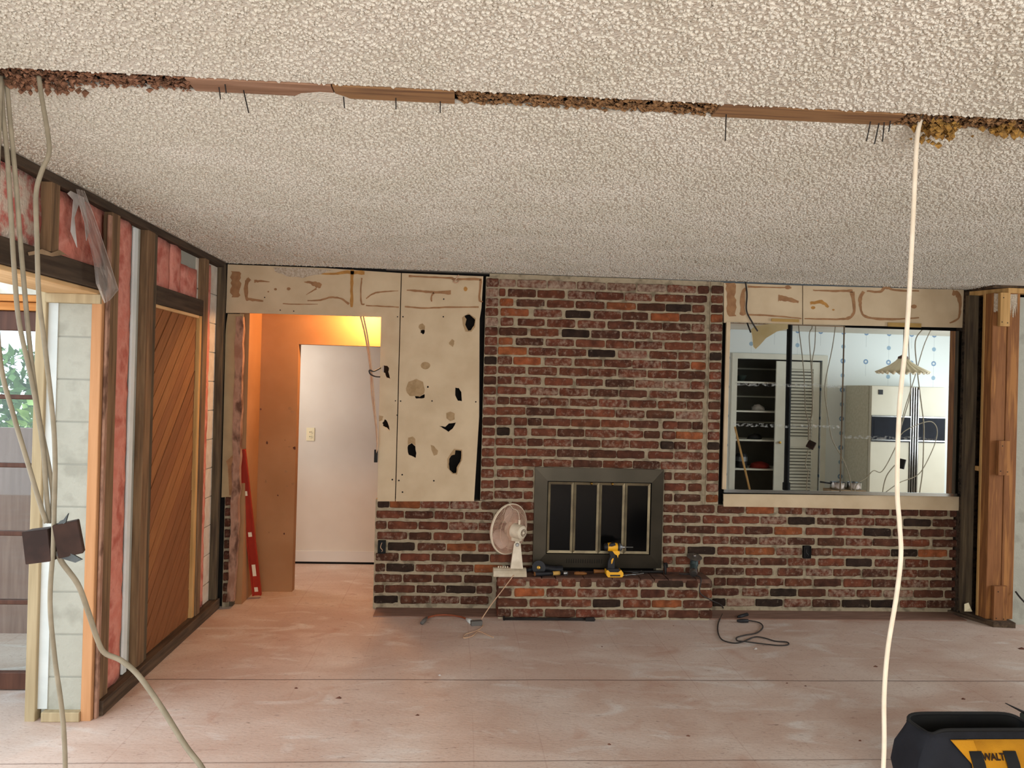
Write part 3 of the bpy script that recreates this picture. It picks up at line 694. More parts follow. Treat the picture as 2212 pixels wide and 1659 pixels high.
# ragged jamb on the left of the doorway
jm = thing('door_jamb', 'ragged pinkish plaster and lath edge at the left side of the doorway', 'door frame', (-1.55, 0, 0))
lpj = [onY(526, 685, 0), onY(520, 940, 0), onY(514, 1150, 0), onY(506, 1298, 0)]
vs = [(p.x, p.z) for p in lpj]; ol = [(x-.048, z) for x, z in vs]+[(x+.004, z) for x, z in reversed(vs)]
filled('lath_edge', rough(ol, .006, 9, 12), [], -.02, .05, 'lath_pink', jm)
MB().box((-1.60, .03, 0), (-1.580, .105, 2.08)).build('jamb_board', 'stud_dark', jm)

# right wallboards and mirror
b4 = thing('wallboard', 'beige wallboard strip above the mirror with brown glue loops', 'wallboard', (2.8, YB, 2.1))
filled('board', px_([(1564, 611), (1733, 617), (1733, 701), (1564, 697)]), [], YB, .013, 'drywall', b4)
filled('board', px_([(1735, 617), (2082, 626), (2079, 708), (1735, 701)]), [], YB, .013, 'drywall', b4)
for s_, w_ in (([(120, 100), (125, 220), (132, 330)], (62, 66, 50)), ([(225, 135), (205, 180), (205, 320)], (16, 30, 34)), ([(240, 125), (400, 130), (540, 132)], (14, 10, 12)), ([(235, 318), (400, 325), (610, 345)], (10, 12, 8)),
               ([(630, 345), (850, 350), (940, 340), (972, 290), (962, 160)], (8, 14, 20, 18, 34)), ([(690, 150), (800, 155), (920, 155), (962, 155)], (8, 12, 16, 20)), ([(450, 205), (500, 208), (590, 232)], (40, 42, 14)),
               ([(1040, 160), (1015, 210), (1020, 280), (1050, 330), (1190, 350), (1420, 340)], (20, 26, 14, 16, 16, 8)), ([(1060, 155), (1150, 160), (1190, 132), (1260, 150), (1420, 155)], (10, 18, 20, 16, 10)), ([(1650, 165), (1690, 185), (1702, 280), (1690, 345), (1630, 375)], (40, 34, 16, 16, 8))):
    stroke(b4, c7, s_, w_)
stroke(b4, c7, [(670, 240), (750, 232), (795, 268)], (18, 26, 14), 'amber_glue')
for d in ((690, 270, 16, 'amber_glue'), (515, 130, 20, 'glue'), (1385, 262, 20, 'glue'), (830, 285, 9, 'amber_glue'), (205, 310, 22, 'glue')): decal(b4, 'glue_dot', rough(bx(c7, ell(d[0], d[1], d[2], d[2]*.7, 9)), .001, 1, d[0]), d[3])
b5 = thing('wallboard', 'beige wallboard strip below the mirror', 'wallboard', (2.8, YB, .77))
filled('board', rough(px_([(1563, 1067), (2072, 1072), (2071, 1103), (1563, 1094)]), .0012, 6, 9), [], YB, .013, 'drywall', b5)
mi = thing('wall_mirror', 'large two pane wall mirror reflecting the kitchen', 'mirror', (2.85, MIRY, .9))
def quadY(pts, y, th, name, m, parent):
    MB().prism([(onY(a, b_, y).x, y, onY(a, b_, y).z) for a, b_ in pts], (0, th, 0)).build(name, m, parent)
def rectW(x0, x1, z0, z1, y, th, name, m, parent): return MB().box((x0, y, z0), (x1, y+th, z1)).build(name, m, parent)
mx0, mxm, mx1 = onY(1573, 880, MIRY).x, onY(1819, 880, MIRY).x, 3.765
mz0, mz1 = .905, 2.135
rectW(mx0, mxm-.004, mz0, mz1, MIRY, .006, 'mirror_pane', 'mirror_glass', mi)
rectW(mxm+.006, mx1, mz0, mz1-.012, MIRY, .006, 'mirror_pane', 'mirror_glass', mi)
rectW(mxm-.004, mxm+.006, mz0, mz1, MIRY-.002, .008, 'divider_strip', 'stud_dark', mi)
rectW(mx0-.02, mx1, mz0-.022, mz0, MIRY-.012, .018, 'bottom_channel', 'chrome', mi)
rectW(mx0-.028, mx0, mz0, mz1, MIRY-.002, .02, 'side_board', 'drywall', mi)
for nm, (a, b_, zc, w) in {'a': (mx0+.02, mx0+.62, .0, 0), }.items(): pass
def smear(x0, x1, py0, seedn):
    rr = random.Random(seedn); z0 = onY((x0+x1)/2, py0, MIRY).z; xa, xb = onY(x0, py0, MIRY).x, onY(x1, py0, MIRY).x; up, dn = [], []
    n = 30
    for i in range(n+1):
        x = xa+(xb-xa)*i/n; up.append((x, MIRY-.0012, z0+.012+rr.uniform(-.006, .004))); dn.append((x, MIRY-.0012, z0-.012+rr.uniform(-.004, .006)))
    MB().add(up+dn, [(i, i+1, n+2+i, n+1+i) for i in range(n)]).build('adhesive_smear', MATS.get('smear_film') or smear_film(), mi)
def smear_film():
    m = bpy.data.materials.new('smear_film'); m.use_nodes = True; MATS['smear_film'] = m
    nt = m.node_tree; N = nt.nodes; L = nt.links; b = N['Principled BSDF']; b.inputs['Base Color'].default_value = lin('d6dad6'); b.inputs['Roughness'].default_value = .8
    t = N.new('ShaderNodeBsdfTransparent'); mx = N.new('ShaderNodeMixShader'); g = N.new('ShaderNodeNewGeometry')
    n = N.new('ShaderNodeTexNoise'); n.inputs['Scale'].default_value = 45; n.inputs['Detail'].default_value = 5; L.new(g.outputs['Position'], n.inputs['Vector'])
    r = N.new('ShaderNodeMapRange'); r.inputs['From Min'].default_value = .45; r.inputs['From Max'].default_value = .62; r.inputs['To Max'].default_value = .32; L.new(n.outputs['Fac'], r.inputs['Value'])
    L.new(r.outputs[0], mx.inputs[0]); L.new(t.outputs[0], mx.inputs[1]); L.new(b.outputs[0], mx.inputs[2]); L.new(mx.outputs[0], N['Material Output'].inputs['Surface'])
    return m
smear(1588, 1816, 832, 1); smear(1584, 1814, 920, 2); smear(1824, 2025, 946, 3)
for a, b_ in (((400, 345), (590, 372)), ((1200, 372), (1430, 408))):
    p0, p1 = onY(*c7(*a), YB), onY(*c7(*b_), YB); rectW(p0.x, p1.x, p1.z, p0.z, MIRY-.003, .002, 'yellow_tape', 'tape_yellow', mi)

# ------------------------------------------------------------------ hall beyond the doorway
XD0, XD1 = -1.546, -.585
YO = .44; YH = 1.40
xo0 = onY(560, 900, YO).x; xo1 = onY(641, 900, YO).x; zo = onY(700, 745, YO).z
mb = MB(); mb.box((xo0-.3, YO, 0), (xo1, YO+.09, H)); mb.box((xo1, YO, zo), (.6, YO+.09, H))
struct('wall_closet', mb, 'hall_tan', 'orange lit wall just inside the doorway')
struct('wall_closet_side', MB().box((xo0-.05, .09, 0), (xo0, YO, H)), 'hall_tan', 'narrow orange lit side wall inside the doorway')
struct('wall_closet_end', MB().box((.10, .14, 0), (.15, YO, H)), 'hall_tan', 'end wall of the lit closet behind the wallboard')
wh = struct('wall_hall', MB().box((-2.2, YH, 0), (1.4, YH+.1, H)), 'hall_white', 'plain off white hall wall seen through the doorway')
struct('wall_hall_left', MB().box((-2.2, YO+.09, 0), (-2.1, YH, H)), 'hall_white', 'left end wall of the hall')
struct('wall_hall_right', MB().box((1.3, YO+.09, 0), (1.4, YH, H)), 'hall_white', 'right end wall of the hall')
struct('baseboard_hall', MB().box((-2.1, YH-.014, .02), (1.3, YH, .115)), 'baseboard', 'white baseboard of the hall wall', 'baseboard')
struct('gap_shade_strip', MB().box((-2.1, YH-.006, 0), (1.3, YH, .02)), 'cavity', 'dark strip painted for the shaded gap under the hall baseboard', 'trim')  # shade of the gap put in as a near-black strip
ot = onY(671, 938, YH); op = thing('wall_outlet', 'ivory outlet plate on the hall wall', 'outlet', ot)
MB().bbox(ot+Vector((-.036, -.006, -.058)), ot+Vector((.036, 0, .058)), .004).build('plate', 'outlet_ivory', op)
for dz in (.02, -.02):
    MB().lathe([(.0001, 0), (.017, 0), (.017, .003)], ot+Vector((0, -.009, dz)), (0, 1, 0), 14).build('socket', 'outlet_ivory', op)
    for dx in (-.006, .006): MB().box(ot+Vector((dx-.0015, -.0105, dz-.005)), ot+Vector((dx+.0015, -.008, dz+.005))).build('slot', 'tool_black', op)
# bare bulb that lights the closet
lp = Vector((-.63, .25, 2.21)); bl = thing('closet_bulb', 'bare warm bulb hanging in the closet beyond the doorway', 'light bulb', lp)
MB().lathe([(.001, -.055), (.02, -.05), (.03, -.03), (.028, -.01), (.014, .015), (.013, .03)], lp, (0, 0, 1), 16).build('bulb', 'bulb', bl, 'all')
MB().lathe([(.018, .03), (.018, .07), (.004, .075), (.004, .228)], lp, (0, 0, 1), 12).build('socket', 'outlet_ivory', bl)
ld = bpy.data.lights.new('closet_bulb_light', 'POINT'); ld.energy = 38; ld.color = (1.0, .50, .18); ld.shadow_soft_size = .04
lo_ = bpy.data.objects.new('closet_bulb_light', ld); col.objects.link(lo_); lo_.location = lp+Vector((-.06, 0, -.07))
# scuffs on the closet wall
wc_ = bpy.data.objects['wall_closet']
for i, (a, b_, rx, ry) in enumerate(((563, 884, 2, 3), (626, 882, 5, 4), (631, 890, 4, 4), (577, 957, 2, 4), (616, 951, 2, 2), (625, 965, 3, 2), (636, 968, 3, 4), (618, 1018, 3, 3), (574, 1040, 2, 4), (600, 1070, 2, 2), (581, 1150, 2, 2), (549, 1155, 4, 3), (614, 1153, 2, 2), (632, 1045, 3, 3), (620, 1050, 3, 2))):
    pts = [onY(a+rx*math.cos(k*.9)*R_.uniform(.6, 1.3), b_+ry*math.sin(k*.9)*R_.uniform(.6, 1.3), YO) for k in range(7)]
    MB().prism([(p.x, YO-.0012, p.z) for p in pts], (0, .0014, 0)).build('scuff_mark', 'glue' if i % 3 else 'debris', wc_)
# red spirit level
p0 = onZ(556, 1291, 0); p1 = onY(525, 1012, .075)
ax = (p1-p0); ax = (p1+ax*.12)-p0; Ln = ax.length; axn = ax.normalized()
lv = thing('spirit_level', 'red spirit level leaning against the closet wall', 'level', p0)
yy = Vector((0, 1, 0)); sd = axn.cross(yy).normalized(); yy = sd.cross(axn).normalized(); RM = Matrix((sd, yy, axn)).transposed()
c0 = p0+axn*(Ln/2+.02)
MB().obox(c0, (.044, .012, Ln), RM).build('web', 'level_red', lv)
for s_ in (-1, 1): MB().obox(c0+sd*s_*.027, (.011, .026, Ln), RM).build('flange', 'level_red', lv)
for t in (.035, .17, .42, .70):
    L_ = .09 if t == .17 else .035
    MB().obox(p0+axn*(Ln*t+.03), (.026, .018, L_), RM).build('vial_window', 'vial', lv)

# cables over the doorway
cable('cable', [(*onY(779, 684, -.05),), (*onY(790, 730, -.06),), (*onY(800, 800, -.05),), (*onY(803, 850, -.04),), (*onY(812, 920, -.045),), (*onY(815, 955, -.035),)], .0055, 'cable_tan', 'tan cable hanging over the doorway, left one of two')
cable('cable', [(*onY(785, 684, -.05),), (*onY(794, 728, -.065),), (*onY(803, 800, -.055),), (*onY(808, 860, -.045),), (*onY(814, 930, -.05),), (*onY(815, 960, -.04),), (*onY(811, 995, -.03),)], .0055, 'cable_tan', 'tan cable hanging over the doorway, right one with lower tail')
cable('cable', [(*onY(822, 795, -.02),), (*onY(808, 802, -.06),), (*onY(798, 800, -.07),), (*onY(800, 808, -.07),), (*onY(810, 813, -.05),), (*onY(821, 814, -.03),)], .005, 'cable_dark', 'short black wire looped out of a wallboard hole')
q = onY(812, 985, -.03); single('wire_clip', MB().bbox(q+Vector((-.012, -.01, -.045)), q+Vector((.012, .012, .045)), .004), 'box_black', 'black metal clip on the board edge at the doorway', 'clip')
q = onY(985, 603, -.03)
cable('wire_stub', [q+Vector((.02, 0, .03)), q, q+Vector((-.015, -.02, -.02)), q+Vector((.01, -.03, -.03)), q+Vector((.02, -.01, -.01))], .005, 'cable_tan', 'frayed copper wire stub at the wallboard top beside the chimney')
cable('wire', [onY(*c7(225, 95), -.02), onY(*c7(235, 180), -.04), onY(*c7(232, 290), -.05), onY(*c7(270, 370), -.07), onY(*c7(308, 432), -.09)], .006, 'cable_dark', 'thin black wire hanging down over the mirror corner', cat='wire')

# wall boxes in the brick
for pxx, pyy, lab in ((825, 1181, 'black open electrical box in the left brick wall'), (1742, 1192, 'black open electrical box in the right brick wall')):
    q = onY(pxx, pyy, 0); w = .027; h = .045
    o = thing('electrical_box', lab, 'electrical box', q)
    mb = MB(); t = .003
    for a, b_ in (((-w, -h), (-w+t, h)), ((w-t, -h), (w, h)), ((-w, -h), (w, -h+t)), ((-w, h-t), (w, h))): mb.box(q+Vector((a[0], -.022, a[1])), q+Vector((b_[0], .03, b_[1])))
    mb.build('box', 'box_black', o); MB().box(q+Vector((-w, -.004, -h)), q+Vector((w, .02, h))).build('box_back', 'box_black', o)
    MB().tube(smooth_path([q+Vector((0, -.006, .03)), q+Vector((-.008, -.018, 0)), q+Vector((.006, -.02, -.02)), q+Vector((0, -.008, -.035))]), .0025, 6).build('wire', 'cable_tan' if pxx < 1000 else 'cable_dark', o)

# ------------------------------------------------------------------ fireplace doors
fr = thing('fireplace_doors', 'bronze framed fireplace surround with four dark glass doors', 'fireplace', (1.03, -.03, .33))
fx0, fx1, fz0, fz1 = .556, 1.502, .318, 1.040; ix0, ix1, iz0, iz1 = .648, 1.412, .418, .944; yf = -.035
def mitre(o4, i4, y, dp, nm, m, parent, yi=None):
    yi = y if yi is None else yi
    for k in range(4):
        a, b_ = o4[k], o4[(k+1) % 4]; c, d = i4[(k+1) % 4], i4[k]
        MB().add([(a[0], y, a[1]), (b_[0], y, b_[1]), (c[0], yi, c[1]), (d[0], yi, d[1]), (a[0], y+dp, a[1]), (b_[0], y+dp, b_[1]), (c[0], y+dp, c[1]), (d[0], y+dp, d[1])],
                 [(0, 1, 2, 3), (4, 5, 1, 0), (6, 7, 3, 2), (7, 6, 5, 4), (1, 5, 6, 2), (0, 3, 7, 4)]).build(nm, m, parent)
R4 = lambda a, b_, c, d: [(a, c), (b_, c), (b_, d), (a, d)]
mitre(R4(fx0, fx1, fz0, fz1), R4(ix0, ix1, iz0, iz1), yf+.013, .021, 'frame_side', 'metal_bronze', fr, yf)
MB().box((ix0, -.010, iz0), (ix1, -.004, iz1)).build('firebox_back', 'cavity', fr)
dw = (ix1-ix0-.012)/4
for k in range(4):
    a = ix0+.006+k*dw; b_ = a+dw-.003; y = -.030
    dr = MB().box((a+.016, y+.008, iz0+.022), (b_-.016, y+.012, iz1-.022)).build('glass_door', 'glass_black', fr)
    mitre(R4(a, b_, iz0+.006, iz1-.006), R4(a+.017, b_-.017, iz0+.024, iz1-.024), y-.004, .02, 'door_trim', 'metal_brass_worn', dr, y)
    if k in (1, 2):
        MB().lathe([(.0001, -.024), (.008, -.022), (.010, -.014), (.005, -.006), (.005, 0)], (a+dw/2+(.03 if k == 1 else -.005), y-.004, iz1-.012), (0, 1, 0), 14).build('knob', 'brass', dr, 'all')
mb = MB()
for i in range(16): x = .80+i*.017; mb.box((x, yf+.004, .352), (x+.004, yf+.012, .382))
mb.build('vent_slots', 'cavity', fr)

# ------------------------------------------------------------------ left wall: blocks, furring, insulation, cedar panel
wlft = struct('wall_left', MB().box((-1.925, -1.858, 0), (-1.724, .12, H)).box((-1.925, -4.95, 2.14), (-1.724, -1.85, H)), 'block_mortar', 'grey concrete block wall behind the furring')
ORG[wlft.name] = wlft.location.copy()
z = 0.0
while z < 2.0:
    h = min(.198, 2.0-z)
    MB().bbox((-1.896, -1.862, z+.003), (-1.73, -1.46, z+h-.003), .004).build('concrete_block', 'block', wlft)
    z += .2
for k in range(12):
    MB().box((-1.75, -.5, k*.2+.003), (-1.717, .06, k*.2+.197)).build('concrete_block', MATS.get('block_pale') or mat('block_pale', 'cfc6b8', 'beb3a4', 14, .95, bump=.7, bscale=120), wlft)
MB().box((-1.75, -1.5, .08), (-1.716, -1.40, 2.4)).build('concrete_block', 'block', wlft)
struct('trim_2', MB().box((-1.94, -1.868, .05), (-1.894, -1.70, 2.0)), 'stucco', 'white stucco coat on the outer edge of the block pier', 'trim')
def board(name, a, b_, m, lab, cat='board', group=None, r=.003): return single(name, MB().bbox(a, b_, r), m, lab, cat, group)
board('jamb_board', (-1.735, -1.885, 0), (-1.688, -1.80, 2.0), 'pine_trim', 'orange pine board at the end of the left wall')
board('post', (-1.985, -1.89, 0), (-1.938, -1.80, 2.04), 'pine_pale', 'weathered pale wood post beside the glass door', 'post')
board('wood_block', (-1.905, -1.90, 0), (-1.735, -1.80, .045), 'pine_pale', 'pale wood block on the floor against the block pier', 'wood block')
board('wood_block', (-1.94, -1.90, 1.955), (-1.69, -1.80, 2.0), 'pine_pale', 'pale wood block on top of the block pier', 'wood block')
board('stud', (-1.722, -1.83, .075), (-1.676, -1.738, 2.40), 'stud_brown', 'brown furring strip nearest the glass door', 'stud')
board('stud', (-1.685, -1.862, 0), (-1.672, -1.832, 2.38), 'lath_pink', 'thin split pinkish strip beside the pine board', 'stud')
board('stud', (-1.720, -1.395, .075), (-1.676, -1.300, 2.40), 'stud_brown', 'brown furring strip left of the cedar panel, darker with knot', 'stud')
board('stud', (-1.720, -1.297, .075), (-1.680, -1.252, 2.40), 'stud_dark', 'narrow furring strip against the left edge of the cedar panel', 'stud')
board('stud', (-1.720, -.506, .075), (-1.684, -.468, 2.02), 'stud_yellow', 'narrow light strip on the right edge of the cedar panel', 'stud')
board('stud', (-1.720, -.462, .075), (-1.676, -.378, 2.40), 'stud_brown', 'brown furring strip right of the cedar panel', 'stud')
board('stud', (-1.720, -.07, .075), (-1.668, -.02, 2.42), 'stud_dark', 'dark furring strip in the left corner of the room', 'stud')
board('sill_plate', (-1.73, -1.83, 0), (-1.655, -.015, .072), 'sill_y', 'dark wooden sill plate along the foot of the left wall', 'sill plate')
board('top_plate', (-1.73, -4.9, 2.40), (-1.672, -.015, 2.438), 'beam_y', 'dark top plate along the left wall under the ceiling', 'top plate')
board('header_beam', (-1.72, -1.25, 2.025), (-1.678, -.468, 2.125), 'beam_y', 'short dark header above the cedar panel', 'beam')
board('header_beam', (-1.722, -4.95, 2.022), (-1.676, -1.862, 2.118), 'beam_y', 'long dark header over the opening with the glass door', 'beam')
board('head_jamb', (-1.94, -4.95, 2.0), (-1.70, -1.80, 2.02), 'pine_pale_y', 'pale pine head board under the long header', 'board')
board('stud', (-1.72, -2.39, 2.118), (-1.674, -2.322, 2.40), 'stud_brown', 'short cripple stud above the long header', 'stud')
board('trim_strip', (-1.715, -1.25, 2.005), (-1.69, -.506, 2.024), 'pine_pale_y', 'thin light wood strip along the top of the cedar panel', 'trim strip')
def batt(y0, y1, z0, z1, m, lab, x=-1.694, seed=1, bulge=.014):
    rr = random.Random(seed); nz = max(3, int((z1-z0)/.05)); ny = 5; vs = []; fs = []
    for i in range(nz+1):
        for j in range(ny+1):
            e = math.sin(math.pi*j/ny)**.6
            vs.append((x-.018+bulge*e+rr.uniform(-.004, .004), y0+(y1-y0)*j/ny, z0+(z1-z0)*i/nz+(rr.uniform(-.006, .006) if i in (0, nz) else 0)))
    for i in range(nz):
        for j in range(ny): a = i*(ny+1)+j; fs.append((a, a+1, a+ny+2, a+ny+1))
    n = len(vs); vs += [(-1.722, v[1], v[2]) for v in vs]; fs += [tuple(n+k for k in reversed(f)) for f in fs]
    edge = [i for i in range(ny+1)]+[k*(ny+1)+ny for k in range(1, nz+1)]+[nz*(ny+1)+j for j in range(ny-1, -1, -1)]+[k*(ny+1) for k in range(nz-1, 0, -1)]
    fs += [(edge[i], edge[(i+1) % len(edge)], n+edge[(i+1) % len(edge)], n+edge[i]) for i in range(len(edge))]
    return single('insulation_batt', MB().add(vs, fs), m, lab, 'insulation', 'pink insulation in the left wall', 'all')
batt(-1.737, -1.515, .075, 2.40, 'insul_pink', 'tall pink insulation batt beside the orange pine board', seed=2)
batt(-.376, -.21, .075, 2.38, 'insul_pink', 'narrow pink insulation batt near the left room corner', x=-1.698, seed=3)
batt(-1.245, -.985, 2.125, 2.40, 'insul_pink', 'pink insulation above the cedar panel, left of three', seed=4)
batt(-.980, -.80, 2.125, 2.40, 'insul_pink', 'pink insulation above the cedar panel, middle of three', seed=5)
batt(-.795, -.50, 2.125, 2.31, 'insul_pink', 'short pink insulation above the cedar panel, right of three', seed=6)
batt(-2.318, -1.835, 2.10, 2.395, 'insul_pink', 'pink insulation above the opening behind the hanging plastic', seed=7)
batt(-3.30, -2.395, 2.12, 2.395, 'insul_pale', 'insulation above the opening crusted with white ceiling texture', seed=8)
board('batt_flange', (-1.712, -1.512, .08), (-1.700, -1.462, 2.39), 'stucco', 'pale grey paper strip beside the tall pink batt', 'strip', r=.002)
# cedar planks at 45 degrees, each a part
cp = thing('cedar_panel', 'cedar panel of diagonal boards closing an old opening in the left wall', 'wood panel', (-1.74, -.88, .075))
Y0, Y1, Z0, Z1 = -1.25, -.507, .075, 2.006
MB().box((-1.724, Y0, Z0), (-1.7215, Y1, Z1)).build('backing', 'stud_dark', cp)
def clip(poly, f):
    out = []
    for i in range(len(poly)):
        a, b_ = poly[i], poly[(i+1) % len(poly)]; fa, fb = f(a), f(b_)
        if fa >= 0: out.append(a)
        if (fa >= 0) != (fb >= 0):
            t = fa/(fa-fb); out.append((a[0]+(b_[0]-a[0])*t, a[1]+(b_[1]-a[1])*t))
    return out
s = Z0-Y1-.2; W45 = .128
k = 0
while s < Z1-Y0+.2:
    g = .011
    poly = [(Y0-.1, Y0-.1+s+g), (Y1+.1, Y1+.1+s+g), (Y1+.1, Y1+.1+s+W45), (Y0-.1, Y0-.1+s+W45)]
    for f in (lambda p: p[0]-Y0, lambda p: Y1-p[0], lambda p: p[1]-Z0, lambda p: Z1-p[1]):
        poly = clip(poly, f) if poly else poly
    if len(poly) > 2:
        MB().prism([(-1.706-R_.uniform(0, .003), a, b_) for a, b_ in poly], (-.016, 0, 0)).build('plank', R_.choice(('cedar', 'cedar', 'cedar_b', 'cedar_c')), cp)
    s += W45; k += 1
# hanging plastic film
le = [(165, 408), (176, 450), (190, 510), (203, 565), (208, 612), (226, 655)]; re_ = [(182, 412), (202, 462), (222, 520), (240, 575), (256, 626), (238, 648)]
vs, fs = [], []; rr = random.Random(5); NR, NC = 16, 8
def _lerp_path(p, t):
    f = t*(len(p)-1); i = min(int(f), len(p)-2); u = f-i; return (p[i][0]+(p[i+1][0]-p[i][0])*u, p[i][1]+(p[i+1][1]-p[i][1])*u)
for i in range(NR):
    a, b_ = _lerp_path(le, i/(NR-1)), _lerp_path(re_, i/(NR-1))
    for j in range(NC):
        t = j/(NC-1); vs.append(onX(a[0]+(b_[0]-a[0])*t, a[1]+(b_[1]-a[1])*t, -1.635+.028*(1 if (j % 3) == 1 else -.4)*(.4+.6*i/NR)+rr.uniform(-.007, .007)))
for i in range(NR-1):
    for j in range(NC-1): a = i*NC+j; fs += [(a, a+1, a+NC+1), (a, a+NC+1, a+NC)]
pf = single('plastic_sheet', MB().add(vs, fs), 'plastic_film', 'clear crumpled plastic sheet hanging from the left wall top', 'plastic sheet')
pf.modifiers.new('thick', 'SOLIDIFY').thickness = .0015
pp = [(600, 205), (612, 200)]
def paper(lp, x, nm, m, lab):
    pts = [onX(a, b_, x) for a, b_ in lp]; o = single(nm, MB().prism(pts, (.002, 0, 0)), m, lab, 'paper')
paper([(145, 418), (158, 432), (152, 500), (166, 535), (160, 470), (170, 440), (182, 480), (186, 520), (192, 500), (178, 410), (160, 405)], -1.676, 'torn_paper', 'cloth_white', 'torn white paper scrap on the insulation behind the plastic')
kf = [(60, 545), (90, 538), (110, 546), (128, 540), (150, 556), (140, 550), (112, 554), (85, 548), (62, 552)]
paper(kf, -1.668, 'kraft_paper', 'kraft', 'torn brown kraft paper edge along the long header')

# ------------------------------------------------------------------ glass door, porch and garden beyond the left opening
YD = -1.50
gd = thing('glass_door', 'mahogany door with five rows of glass panes', 'door', (-2.45, YD, 0))
dx0, dx1 = -2.95, -2.066; st = .062; zb = [-.005+.0, .088, .4486, .800, 1.1495, 1.499, 1.838, 1.938]
MB().bbox((dx1-st, YD-.02, .005), (dx1, YD+.02, 1.938), .003).build('stile', 'mahogany', gd)
MB().bbox((dx0, YD-.02, .005), (dx0+st, YD+.02, 1.938), .003).build('stile', 'mahogany', gd)
MB().bbox((dx0+st, YD-.02, .005), (dx1-st, YD+.02, .092), .003).build('bottom_rail', 'mahogany', gd)
MB().bbox((dx0+st, YD-.02, 1.838), (dx1-st, YD+.02, 1.938), .003).build('top_rail', 'mahogany', gd)
for zz in zb[2:6]: MB().bbox((dx0+st, YD-.014, zz-.012), (dx1-st, YD+.014, zz+.012), .004).build('muntin', 'mahogany', gd)
xs = [dx0+st+(dx1-dx0-2*st)*i/3 for i in range(4)]
for xx in xs[1:3]: MB().bbox((xx-.010, YD-.013, .092), (xx+.010, YD+.013, 1.838), .004).build('muntin', 'mahogany', gd)
zr = [.092]+zb[2:6]+[1.838]
for i in range(5):
    for j in range(3): MB().box((xs[j]+.006, YD-.003, zr[i]+.006), (xs[j+1]-.006, YD+.003, zr[i+1]-.006)).build('pane', 'window_glass', gd)
board('porch_beam', (-5.5, YD-.06, 2.02), (-1.99, YD+.1, 2.14), 'lintel_white', 'rough white lintel above the glass door', 'beam')
board('porch_header', (-5.5, YD-.06, 1.985), (-1.99, YD+.06, 2.018), 'timber_orange', 'orange timber over the glass door, upper piece', 'timber')
board('porch_header', (-5.5, YD-.04, 1.94), (-1.99, YD+.06, 1.982), 'timber_orange', 'orange timber over the glass door, lower piece', 'timber')
board('wooden_screen', (-3.4, -.6, 0), (-2.52, -.56, 1.28), 'panel_brown', 'brown wooden panel seen through the lower door panes', 'panel')
def bush(name, c, rad, n, m, lab, cat, seed, group=None, trunk=None):
    rr = random.Random(seed); o = thing(name, lab, cat, (c[0], c[1], 0), group); mb = MB(); c = Vector(c)
    for i in range(n):
        d = Vector((rr.gauss(0, 1), rr.gauss(0, 1), rr.gauss(0, 1))).normalized(); r = rr.uniform(.55, 1)
        p = c+Vector((d.x*rad[0], d.y*rad[1], d.z*rad[2]))*r
        if p.z < .03: continue
        a = Vector((rr.gauss(0, 1), rr.gauss(0, 1), rr.gauss(0, 1))).normalized(); b_ = a.cross(d).normalized(); s_ = rr.uniform(.05, .11)
        mb.add([p-a*s_, p+b_*s_*.4, p+a*s_, p-b_*s_*.4], [(0, 1, 2, 3)])
    f = mb.build('foliage', m, o); f['kind'] = 'stuff'
    MB().tube([(c.x, c.y, 0), (c.x+.05, c.y, c.z*.5), (c.x, c.y, c.z)], [trunk or .05, .04, .02], 8).build('stem' if not trunk else 'trunk', 'bark', o, 'all')
bush('garden_shrub', (-4.0, 3.2, .8), (.9, .6, .8), 1800, 'leaf', 'light green shrub beyond the glass door, nearer one', 'shrub', 1)
bush('garden_shrub', (-5.6, 4.4, 1.0), (1.1, .7, 1.0), 1800, 'leaf_dark', 'dark green shrub beyond the glass door, farther one', 'shrub', 2)
bush('garden_tree', (-5.0, 7.5, 3.6), (2.4, 1.6, 1.8), 3000, 'leaf', 'green tree behind the shrubs in the garden', 'tree', 3, trunk=.16)

# ------------------------------------------------------------------ ceiling slot
def gx(px): return onZ(px, 139+px*.049+14, H).x
SLOT = []
for a, b_, m, lab in ((405, 720, 'plank_grey_x', 'greyish plank in the ceiling slot, nearest the left cables'), (720, 985, 'plank_x', 'brown plank in the ceiling slot left of the middle insulation'), (1555, 1955, 'plank_x', 'brown plank in the ceiling slot left of the white cable')):
    t = thing('slot_plank', lab, 'plank', ((gx(a)+gx(b_))/2, -3.45, H)); SLOT.append((a, b_, t))
    MB().bbox((gx(a), GAP0+.002, H-.004), (gx(b_)-.004, GAP1-.002, H+.045), .003).build('board', m, t)
single('slot_plank', MB().bbox((2.42, GAP0+.002, H-.004), (6.5, GAP1-.002, H+.045), .003), 'plank_x', 'long plank in the ceiling slot over the kitchen cables', 'plank')
for pxx, dy, L_, tx in ((465, .045, .03, .1), (515, .03, .06, .25), (735, .02, .03, .1), (852, .03, .03, .02), (950, .02, .03, .02), (1582, .03, .075, .03), (1902, .03, .055, -.12), (1925, .02, .06, -.14), (1932, .03, .055, .02), (1940, .045, .03, .0), (484, .07, .022, .1)):
    t = [q_ for a, b_, q_ in SLOT if a <= pxx <= b_][0]
    p = Vector((gx(pxx), GAP1-dy, H+.002)); e = p+Vector((tx*L_, .01, -L_-.006)); MB().tube([p, p.lerp(e, .5), e], .0018, 6).build('nail', 'iron', t)
